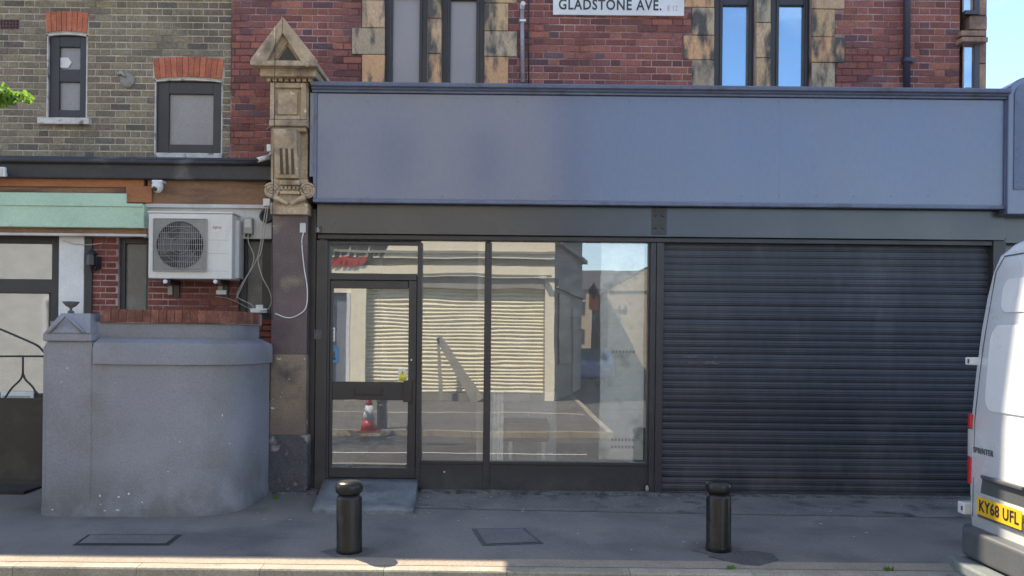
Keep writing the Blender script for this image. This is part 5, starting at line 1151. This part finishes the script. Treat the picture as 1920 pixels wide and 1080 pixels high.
# cab glass
b = MB()
for sgn in (1, -1):
    b.prism([(VX + 3.35, VZ + 1.25), (VX + 4.75, VZ + 1.25), (VX + 4.45, VZ + 1.6), (VX + 4.12, VZ + 1.98), (VX + 3.35, VZ + 1.98)], VY + sgn * .90, VY + sgn * 1.006)
b.build('cab_windows', M['carglass'], van)
b = MB(); zt1, zt0 = 2.28, 1.42
b.quad([(VX + 4.37, VY - .76, VZ + 2.30), (VX + 5.15, VY - .80, VZ + 1.50), (VX + 5.15, VY + .80, VZ + 1.50), (VX + 4.37, VY + .76, VZ + 2.30)]); b.build('windscreen', M['carglass'], van)
for sgn in (1, -1):
    b = MB(); b.box(VX + 4.45, VX + 4.55, VY + sgn * 1.0, VY + sgn * 1.22, VZ + 1.35, VZ + 1.7); b.build('door_mirror', M['vangrey'], van, bevel=.02)
    b = MB(); b.box(VX + 5.62, VX + 5.80, VY + sgn * .55, VY + sgn * .82, VZ + .78, VZ + .92); b.build('headlamp', M['lenswhite'], van, bevel=.02)

# ------------------------------------------------------------------ leafy twig at the upper left: a street tree whose trunk stands out of frame
TX, TY = -4.75, -4.1
tree = thing('street_tree', 'bright green leafy tree branch poking in at the left edge', 'tree', (TX, TY, OPZ))
b = MB(); b.tube([(TX, TY, ROADZ), (TX + .03, TY, 1.2), (TX - .04, TY, 2.5), (TX, TY, 4.6)], [.11, .09, .075, .03], 10)
tip = W(40, 180, TY)
b.tube(smooth_line([(TX - .02, TY, 2.35), (TX + .8, TY + .02, 2.85), (tip[0] - .25, TY, tip[1] + .0), (tip[0], TY, tip[1])]), [.035] * 7 + [.02] * 7 + [.012] * 4 + [.006] * 4, 8)
for k in range(9):
    a = k * 2.4; zz = 2.4 + k * .24; b.tube([(TX, TY, zz), (TX - .2 - .8 * abs(math.cos(a)), TY + .9 * math.sin(a), zz + .5)], [.03, .008], 6)
b.build('trunk', M['bark'], tree)
rn = random.Random(3); lf = MB()
def leaf(c, s, m_):
    d = Vector((rn.uniform(-1, 1), rn.uniform(-1, 1), rn.uniform(-.9, .4))).normalized(); u = d.cross(Vector((rn.uniform(-1, 1), rn.uniform(-1, 1), rn.uniform(-1, 1)))).normalized(); nn = d.cross(u)
    c = Vector(c); P = [c - d * s, c - d * s * .3 + u * s * .45, c + d * s * .4 + u * s * .38, c + d * s, c + d * s * .4 - u * s * .38 , c - d * s * .3 - u * s * .45]; mid_ = [c - d * s * .3 - nn * s * .1, c + d * s * .4 - nn * s * .1]
    n = len(m_.v); m_.v += [tuple(p_) for p_ in P + mid_]
    for f in ((0, 1, 6), (1, 2, 7, 6), (2, 3, 7), (0, 6, 5), (6, 7, 4, 5), (7, 3, 4)): m_.f.append(tuple(n + q for q in f)); m_.sm.append(True)
for (px, py, r_, n_) in ((-30, 185, 26, 60), (2, 184, 20, 60), (22, 184, 14, 38), (43, 180, 13, 34), (54, 184, 8, 14), (8, 166, 11, 22), (-70, 175, 40, 90)):
    for k in range(n_):
        aa = rn.uniform(0, 6.28); rr = r_ * math.sqrt(rn.random()); leaf(WP(px + rr * math.cos(aa), py + rr * .8 * math.sin(aa), TY + rn.uniform(-.08, .08)), rn.uniform(.018, .032), lf)
tag(lf.build('leaf_spray', M['leaf'], tree), kind='stuff')
lf = MB()
for k in range(1600):
    v_ = Vector((rn.gauss(0, .6), rn.gauss(0, .6), rn.gauss(0, .55)));
    if v_.x > .95: continue
    leaf((TX - .35 + v_.x, TY + v_.y, 4.0 + v_.z), rn.uniform(.03, .05), lf)
tag(lf.build('crown', M['leaf'], tree), kind='stuff')

# ================================================================== OPPOSITE SIDE (seen in the glass)
YO = 14.5      # mirrored depth of the far shop wall, so it stands at y = -14.5
def OR(a, b_, c, d): return R(a, b_, c, d, YO)
opb = thing('cream_corner_shop', 'sunlit cream corner shop across the street, reflected in the glass', 'building', (-3, -YO, 0))
ox1 = W(1040, 600, YO)[0]; H = 11.6
sh = OR(685, 540, 1022, 742); dr = OR(618, 548, 650, 752)
holes_o = [(sh[0], sh[1], -.5, sh[3]), (dr[0], dr[1], -.5, dr[3]), (-9.3, -6.0, -.5, sh[3])]
upH = []
for fl_ in (5.6, 8.6):
    for wx in (-8.2, -5.9, -3.6, -1.3): upH.append((wx, wx + 1.05, fl_, fl_ + 1.6))
b = wall_slab(-11, ox1, OPZ, H, 0, .3, holes_o + upH)
b.v = [(x, -YO - y, z) for x, y, z in b.v]; b.f = [f[::-1] for f in b.f]; ow = b.build('front_wall', M['cream'], opb)
for h_ in upH:
    b = MB(); b.box(h_[0], h_[1], -YO - .16, -YO - .10, h_[2], h_[2] + .08).box(h_[0], h_[1], -YO - .16, -YO - .10, h_[3] - .08, h_[3]).box(h_[0], h_[0] + .08, -YO - .16, -YO - .10, h_[2] + .08, h_[3] - .08).box(h_[1] - .08, h_[1], -YO - .16, -YO - .10, h_[2] + .08, h_[3] - .08).box(h_[0] + .08, h_[1] - .08, -YO - .16, -YO - .10, (h_[2] + h_[3]) / 2 - .03, (h_[2] + h_[3]) / 2 + .03)
    o = b.build('window', M['white'], opb); b = MB(); b.box(h_[0], h_[1], -YO - .14, -YO - .135, h_[2], h_[3]); b.build('pane', M['carglass'], o)
def obox(name, r, p0, p1, mat, parent=opb): b = MB(); b.box(r[0], r[1], -YO + p0, -YO + p1, r[2], r[3]); return b.build(name, mat, parent)
b = MB(); k_ = 28; dz = (sh[3] - sh[2] - .05) / k_
b.box(sh[0], sh[1], -YO - .2, -YO - .16, OPZ, sh[3])
for i in range(k_):
    z_ = sh[2] + .05 + i * dz
    b.prism([(-YO - .158, z_ + .004), (-YO - .13, z_ + .02), (-YO - .115, z_ + dz * .5), (-YO - .13, z_ + dz - .02), (-YO - .158, z_ + dz - .002)], sh[0], sh[1], 'x')
tag(b.build('shutter_slats', M['creamslat'], opb), 'cream roller shutter')
obox('dark_base', (sh[0], sh[1], OPZ, sh[2] + .04), -.12, -.02, M['taupe'])
obox('pilaster', (sh[0] - .42, sh[0] - .0, OPZ, sh[3] + .2), .003, .06, M['cream'])
obox('pilaster', (W(1022, 640, YO)[0], ox1 + .0, OPZ, sh[3] + .2), .003, .06, M['cream'])
obox('front_door', dr, -.2, -.12, M['doorblue']); q = OR(648, 548, 655, 752); obox('door_trim', q, .004, .05, M['white'])
zz = lambda py: W(900, py, YO)[1]
obox('fascia', (-11, ox1 - .02, zz(485), zz(455) + 1.0), .003, .16, M['cream'])
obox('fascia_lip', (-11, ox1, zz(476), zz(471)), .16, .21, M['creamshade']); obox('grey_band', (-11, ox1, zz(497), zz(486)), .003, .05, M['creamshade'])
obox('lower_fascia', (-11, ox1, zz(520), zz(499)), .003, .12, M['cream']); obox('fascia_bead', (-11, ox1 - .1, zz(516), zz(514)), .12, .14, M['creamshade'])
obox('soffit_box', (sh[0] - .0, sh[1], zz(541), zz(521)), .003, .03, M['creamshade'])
obox('top_cornice', (-11, ox1 + .05, 4.7 + .5, 4.95 + .5), .003, .3, M['cream'])
# brushy painted lettering on that fascia (black above red)
rn = random.Random(5)
for (pa, pb_, t_, bt, mt_, nm) in ((612, 722, 446, 486, 'creamshade', 'painted_strokes'), (612, 682, 480, 503, 'carred', 'painted_strokes')):
    b = MB(); mat_ = M['wframe'] if mt_ == 'creamshade' else M['carred']; px = pa
    while px < pb_ - 6:
        wpx = rn.uniform(12, 18); q = OR(px, t_ + rn.uniform(0, 5), px + wpx, bt - rn.uniform(0, 6)); sl = .12
        b.prism([(q[0] + .05, q[2]), (q[0] + .05 + (q[1] - q[0]) * .5, q[2] + .02), (q[1] + sl, q[3]), (q[0] + sl, q[3] - .03)], -YO + .162, -YO + .17); px += wpx - rn.uniform(2, 4)
    b.build(nm, mat_, opb)
# shaded return wall of that shop along the side street
A0 = (ox1, -YO); A1 = (2.42, -21.0); A2 = (2.55, -34.0)
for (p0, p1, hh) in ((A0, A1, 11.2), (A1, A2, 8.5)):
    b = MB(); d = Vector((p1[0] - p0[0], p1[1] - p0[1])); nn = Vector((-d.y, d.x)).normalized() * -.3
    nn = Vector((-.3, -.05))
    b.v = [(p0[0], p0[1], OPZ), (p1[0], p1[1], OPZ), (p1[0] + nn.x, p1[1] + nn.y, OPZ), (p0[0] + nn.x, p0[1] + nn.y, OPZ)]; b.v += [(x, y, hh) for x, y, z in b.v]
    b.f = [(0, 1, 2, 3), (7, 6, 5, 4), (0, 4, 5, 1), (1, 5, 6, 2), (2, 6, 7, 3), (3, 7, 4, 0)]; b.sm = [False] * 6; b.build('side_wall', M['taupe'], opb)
def on_side(t0, t1, z0, z1, off, mat, name):
    d = Vector((A1[0] - A0[0], A1[1] - A0[1])); n2 = Vector((-d.y, d.x)).normalized()
    if n2.x < 0: n2 = -n2
    p = [Vector(A0) + d * t0, Vector(A0) + d * t1]; b = MB()
    b.v = [(p[0].x, p[0].y, z0), (p[1].x, p[1].y, z0), (p[1].x + n2.x * off, p[1].y + n2.y * off, z0), (p[0].x + n2.x * off, p[0].y + n2.y * off, z0)]; b.v += [(x, y, z1) for x, y, z in b.v]
    b.f = [(0, 1, 2, 3), (7, 6, 5, 4), (0, 4, 5, 1), (1, 5, 6, 2), (2, 6, 7, 3), (3, 7, 4, 0)]; b.sm = [False] * 6; return b.build(name, mat, opb)
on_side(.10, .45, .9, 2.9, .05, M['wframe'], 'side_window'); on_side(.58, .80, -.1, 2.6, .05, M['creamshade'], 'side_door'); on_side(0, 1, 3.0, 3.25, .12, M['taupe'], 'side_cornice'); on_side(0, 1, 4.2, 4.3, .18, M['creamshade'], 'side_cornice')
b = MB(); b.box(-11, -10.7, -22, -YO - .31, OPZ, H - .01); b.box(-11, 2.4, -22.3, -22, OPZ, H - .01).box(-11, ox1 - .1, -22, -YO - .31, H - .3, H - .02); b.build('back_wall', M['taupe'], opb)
a = W(1019, 520, YO - .2); b = MB(); b.box(a[0] - .09, a[0] + .09, -YO + .13, -YO + .30, a[1] - .03, a[1] + .03); tag(b.build('far_security_camera', M['plastic'], None, bevel=.01), 'white camera on the cream shop corner across the street, reflected', 'camera')
# far gabled house with flank lit
gh = thing('gabled_house', 'tan rendered gable-ended house down the side street, reflected in the right of the window', 'house', (9, -40, 0))
gx0, gzz = W(1140, 550, 40)[0], W(1165, 512, 40)[1]
b = MB(); b.box(gx0, gx0 + 6, -50, -40.0, -.2, W(1145, 545, 40)[1]); b.build('wall', M['tan'], gh)
zr = W(1145, 545, 40)[1]
b = MB(); b.prism([(gx0 - .1, zr), (gx0 + 6, zr), (gx0 + 6, zr + 2.4), (gx0 + 2.8, zr + 1.7)], -50, -39.98); b.build('roof', M['slate'], gh)
b = MB(); b.prism([(gx0, zr), (gx0 + 6, zr), (gx0 + 6, zr + 2.2), (gx0 + 2.8, zr + 1.55)], -39.97, -39.9); b.build('gable_wall', M['tan'], gh)
b = MB(); b.box(gx0 + 2.6, gx0 + 3.4, -42, -41, zr + 1, zr + 2.9); b.build('chimney', M['brick_r'], gh)
for (pa, pb_, ya, yb) in ((1152, 1159, 568, 580), (1162, 1170, 568, 580), (1152, 1160, 588, 600)):
    q = R(pa, ya, pb_, yb, 40); b = MB(); b.box(q[0], q[1], -40.0, -39.85, q[2], q[3]); b.build('window', M['creamshade'], gh)
# street lamp with banner
lx = W(1112, 600, 27)[0]; lz = W(1112, 527, 27)[1]
lp_ = thing('street_lamp', 'black heritage lantern lamp post down the side street, reflected', 'street lamp', (lx, -27, OPZ))
b = MB(); b.lathe((lx, -27, OPZ), [(.14, 0), (.12, .5), (.06, .7), (.05, lz - .9 - OPZ), (.09, lz - .85 - OPZ)], 12); b.build('post', M['iron'], lp_)
b = MB(); b.lathe((lx, -27, lz - .85), [(.10, 0), (.22, .45), (.24, .5), (.08, .7), (.02, .85)], 8, sm=False); b.build('lantern', M['iron'], lp_)
q = R(1104, 551, 1122, 582, 27); bn = thing('hanging_banner', 'orange-red banner hanging on the far lamp post, reflected', 'banner', ((q[0] + q[1]) / 2, -26.9, q[2]))
b = MB(); b.box(q[0], q[1], -26.92, -26.88, q[2], q[3]); b.build('cloth', M['banner'], bn)
b = MB(); b.box(q[0] - .02, q[1] + .02, -26.94, -26.86, q[3], q[3] + .05); b.build('arm', M['iron'], bn)
def car(label, x, y, mat):
    t = thing('parked_car', label, 'car', (x, y, ROADZ), 'cars parked in the side street'); z = ROADZ
    b = MB(); b.prism([(y - 2.1, z + .3), (y - 2.15, z + .7), (y - 1.2, z + .95), (y - .6, z + 1.42), (y + .8, z + 1.45), (y + 1.6, z + 1.0), (y + 2.1, z + .85), (y + 2.15, z + .35)], x - .85, x + .85, 'x'); b.build('body', mat, t, bevel=.08, seg=3)
    b = MB(); b.prism([(y - 1.05, z + 1.0), (y - .55, z + 1.36), (y + .75, z + 1.38), (y + 1.4, z + 1.02)], x - .86, x + .86, 'x'); b.build('windows', M['carglass'], t)
    b = MB(); b.quad([(x - .65, y + 1.50, z + 1.09), (x + .65, y + 1.50, z + 1.09), (x + .6, y + .86, z + 1.45), (x - .6, y + .86, z + 1.45)]); b.build('windscreen', M['carglass'], t)
    for sx in (-1, 1):
        for dy in (-1.3, 1.35):
            b = MB(); b.lathe((x + sx * .80 - .08, y + dy, z + .31), [(.31, 0), (.31, .16)], 20, axis='x'); b.build('wheel', M['tyre'], t)
        b = MB(); b.box(x + sx * .55 - .15, x + sx * .55 + .15, y + 2.10, y + 2.17, z + .62, z + .76); b.build('headlight', M['lenswhite'], t, bevel=.01)
car('blue car parked down the side street, reflected', W(1112, 680, 24)[0] - .1, -25.5, M['carblue']); car('red car parked behind the blue car, reflected', W(1112, 680, 30)[0] + .1, -32.5, M['carred'])
# terrace further down the side street and along this street
for (nm, lab, x0, x1, y0, y1, h_, mt_) in (('terraced_house', 'far row of terraced houses closing the side street, reflected', -2, 22, -92, -84, 7.0, 'tan'), ('terraced_house', 'shaded red brick terrace on the left of the side street behind the cream shop', -8, 2.85, -60, -34.5, 7.5, 'brick_r')):
    t = thing(nm, lab, 'house', ((x0 + x1) / 2, y1, 0)); b = MB(); b.box(x0, x1, y0, y1, -.2, h_); b.build('wall', M[mt_], t)
    b = MB(); ym = (y0 + y1) / 2; b.prism([(y0 - .2, h_), (y1 + .2, h_), (ym, h_ + 2.4)], x0 - .1, x1 + .1, 'x'); b.build('roof', M['slate'], t)
    k_ = x0 + 1
    while k_ < x1 - 1.2:
        for z_ in (1.2, 4.2): b = MB(); b.box(k_, k_ + 1.0, y1 - .02, y1 + .03, z_, z_ + 1.5); b.build('window', M['wframe'], t)
        k_ += 2.6
# traffic cone across the road
def gp_(px, py, z0):   # reflected pixel -> world position on level z0
    d = F * (CAMZ - z0) / ((py - HOR) * CT - (px - 960) * ST); y = CAMY + d; return W(px, py, y)[0], -y
cx_, cy_ = gp_(690, 811, OPZ); cn_ = thing('traffic_cone', 'red and white traffic cone on the far pavement edge, reflected in the door glass', 'traffic cone', (cx_, cy_, OPZ))
b = MB(); b.box(cx_ - .2, cx_ + .2, cy_ - .2, cy_ + .2, OPZ, OPZ + .03); b.build('base', M['red'], cn_, bevel=.01)
b = MB(); b.lathe((cx_, cy_, OPZ + .03), [(.15, 0), (.115, .2)], 20); b.build('lower_cone', M['red'], cn_)
b = MB(); b.lathe((cx_, cy_, OPZ + .03), [(.115, .2), (.065, .45)], 20); b.build('white_sleeve', M['white'], cn_)
b = MB(); b.lathe((cx_, cy_, OPZ + .03), [(.065, .45), (.03, .6)], 20); b.build('upper_cone', M['red'], cn_)

# dark trestle propped before the cream shutter (added to stand in for an A-shaped shadow in the glass)
tr = thing('shadow_stand_in', 'added A-shaped shadow trestle before the cream shutter across the street, reflected', 'silhouette', (-1.5, -14.2, OPZ))
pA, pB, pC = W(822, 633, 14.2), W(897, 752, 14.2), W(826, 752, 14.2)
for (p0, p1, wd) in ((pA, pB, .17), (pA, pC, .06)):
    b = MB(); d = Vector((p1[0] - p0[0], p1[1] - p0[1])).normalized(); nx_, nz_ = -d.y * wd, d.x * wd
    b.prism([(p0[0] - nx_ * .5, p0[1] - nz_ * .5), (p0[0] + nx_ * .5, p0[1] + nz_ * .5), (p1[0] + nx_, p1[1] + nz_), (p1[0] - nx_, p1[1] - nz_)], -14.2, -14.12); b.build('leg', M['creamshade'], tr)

# pale terrace beside the cream shop (seen in the old house's door glass)
t = thing('terraced_house', 'pale terrace house reflected in the front door glass of the brick house', 'house', (-18, -15, 0))
b = MB(); b.box(-26, -11.05, -23, -14.9, OPZ, 7.6); b.build('wall', pmat('greyish_render', (.46, .46, .42), rough=.9), t)
b = MB(); b.prism([(-23.2, 7.6), (-14.7, 7.6), (-19, 10.4)], -26.1, -11.06, 'x'); b.build('roof', M['slate'], t)
for kx_ in range(5):
    for z_ in (1.0, 4.4):
        x_ = -25 + kx_ * 2.9; f_ = MB().box(x_, x_ + 1.3, -14.95, -14.86, z_, z_ + 1.7).build('window', M['white'], t); MB().box(x_ + .1, x_ + 1.2, -14.87, -14.85, z_ + .1, z_ + 1.6).build('pane', M['carglass'], f_)
# pale bars that paint a reflection on the shutter, and paint flecks
for (a, c, d, e) in ((1281, 667, 1309, 671), (1290, 677, 1306, 682), (1319, 677, 1349, 683), (1338, 668, 1345, 671)):
    q = R(a, c, d, e, .036); b = MB(); b.rbox(q, .0345, .040); b.build('reflection_bar', M['painted_reflection'], rs)
rn = random.Random(12); b = MB()
for k in range(46):
    x_ = rn.uniform(-2.6, 3.2); y_ = rn.uniform(-1.5, -.15) if rn.random() < .7 else rn.uniform(-2.4, -.2); r_ = rn.uniform(.006, .016); n = rn.randint(4, 6); a0 = rn.random() * 6
    b.quad([(x_ + r_ * math.cos(a0 + i * 6.283 / n) * rn.uniform(.6, 1.4), y_ + r_ * math.sin(a0 + i * 6.283 / n) * rn.uniform(.6, 1.4), gz(y_) + .0062) for i in range(n)])
tag(b.build('litter_specks', M['whitedirty'], pave), kind='stuff')
b = MB()
for (px, py, sx_, sy_) in ((128, 690, 4, 3), (117, 716, 3, 2), (418, 778, 2, 6), (432, 831, 3, 2), (224, 931, 7, 3), (243, 925, 5, 4), (189, 929, 4, 6), (190, 945, 3, 2), (215, 958, 16, 3), (222, 956, 8, 4), (100, 955, 4, 3), (208, 974, 10, 3), (316, 884, 5, 1.5), (338, 828, 2, 3), (198, 957, 5, 3), (268, 941, 3, 3)):
    q = R(px - sx_ / 2, py - sy_ / 2, px + sx_ / 2, py + sy_ / 2, YF); n = 6; cx, cz = (q[0] + q[1]) / 2, (q[2] + q[3]) / 2
    b.quad([(cx + (q[1] - q[0]) / 2 * math.cos(i * 6.283 / n) * rn.uniform(.6, 1.2), YF - .0165, cz + (q[3] - q[2]) / 2 * math.sin(i * 6.283 / n) * rn.uniform(.6, 1.2)) for i in range(n)])
tag(b.build('chipped_paint', M['white'], fw), kind='stuff')

b = MB()
for px in range(620, 1880, 70):
    for py in (190, 368):
        c = W(px, py, YFA); b.lathe((c[0], YFA - .0055, c[1]), [(.007, 0), (.006, .0015), (.002, .002)], 8, axis='y')
tag(b.build('screw_heads', M['fasciatrim'], fas), kind='stuff')
# tar seams and hairline cracks in the pavement
rn = random.Random(31)
def crack(x, y, dx, dy, n, wd, mat, name):
    b = MB(); P = [(x, y)]
    for i in range(n): x += dx + rn.uniform(-.03, .03); y += dy + rn.uniform(-.03, .03); P.append((x, y))
    for i in range(n):
        (x0, y0), (x1, y1) = P[i], P[i + 1]; d = Vector((x1 - x0, y1 - y0)).normalized(); w0 = wd * rn.uniform(.5, 1.2)
        b.quad([(x0 - d.y * w0, y0 + d.x * w0, gz(y0) + .0055), (x0 + d.y * w0, y0 - d.x * w0, gz(y0) + .0055), (x1 + d.y * w0, y1 - d.x * w0, gz(y1) + .0055), (x1 - d.y * w0, y1 + d.x * w0, gz(y1) + .0055)])
    return b.build(name, mat, pave)
tar = pmat('tar_seam', (.09, .085, .085), rough=.6, fine=.2)
crack(-3.6, -1.5, .11, -.02, 20, .0025, tar, 'crack'); crack(1.9, -1.5, .12, -.01, 14, .002, tar, 'crack')
# tufts of weed at the kerb and wall foot
def weed(x, y, n, h, label):
    b = MB(); z = gz(y) if y > -2.55 else -.104
    for k in range(n):
        a = rn.uniform(0, 6.28); l = h * rn.uniform(.6, 1.2); w_ = .004; p = (x + rn.uniform(-.03, .03), y + rn.uniform(-.015, .015)); e = (p[0] + math.cos(a) * l * .7, p[1] + math.sin(a) * l * .5)
        b.quad([(p[0] - w_, p[1], z), (p[0] + w_, p[1], z), ((p[0] + e[0]) / 2 + w_ * 1.4, (p[1] + e[1]) / 2, z + l * .7), (e[0], e[1], z + l * .8), ((p[0] + e[0]) / 2 - w_ * 1.4, (p[1] + e[1]) / 2, z + l * .7)])
    return tag(b.build('weed_tuft', M['leaf']), label, 'weed')
weed(1.65, -2.56, 16, .035, 'tiny green weed tuft in the kerb joint right of the middle')
weed(2.83, -2.56, 18, .04, 'tiny green weed tuft in the kerb joint nearest the van')
weed(-2.33, -.42, 14, .05, 'small weed tuft where the grey wall meets the plinth')

B1.rotation_euler = (math.radians(.8), math.radians(-.6), 0); B2.rotation_euler = (math.radians(-.5), math.radians(1.0), 1.1)
for bb in (bx1, bx2):     # patched collar of newer asphalt round each bollard
    flat_patch('paving_patch', [(bb[0] + .19 * math.cos(t_ / 12 * 6.283) * (1 + .2 * math.sin(t_ * 2.3)), bb[1] + .15 * math.sin(t_ / 12 * 6.283) * (1 + .15 * math.sin(t_ * 1.7))) for t_ in range(12)], pmat('collar_asphalt', (.125, .115, .108), (.10, .095, .09), scale=3, rough=.9, bump=.7, bscale=90, fine=.35, fscale=70), .0045)
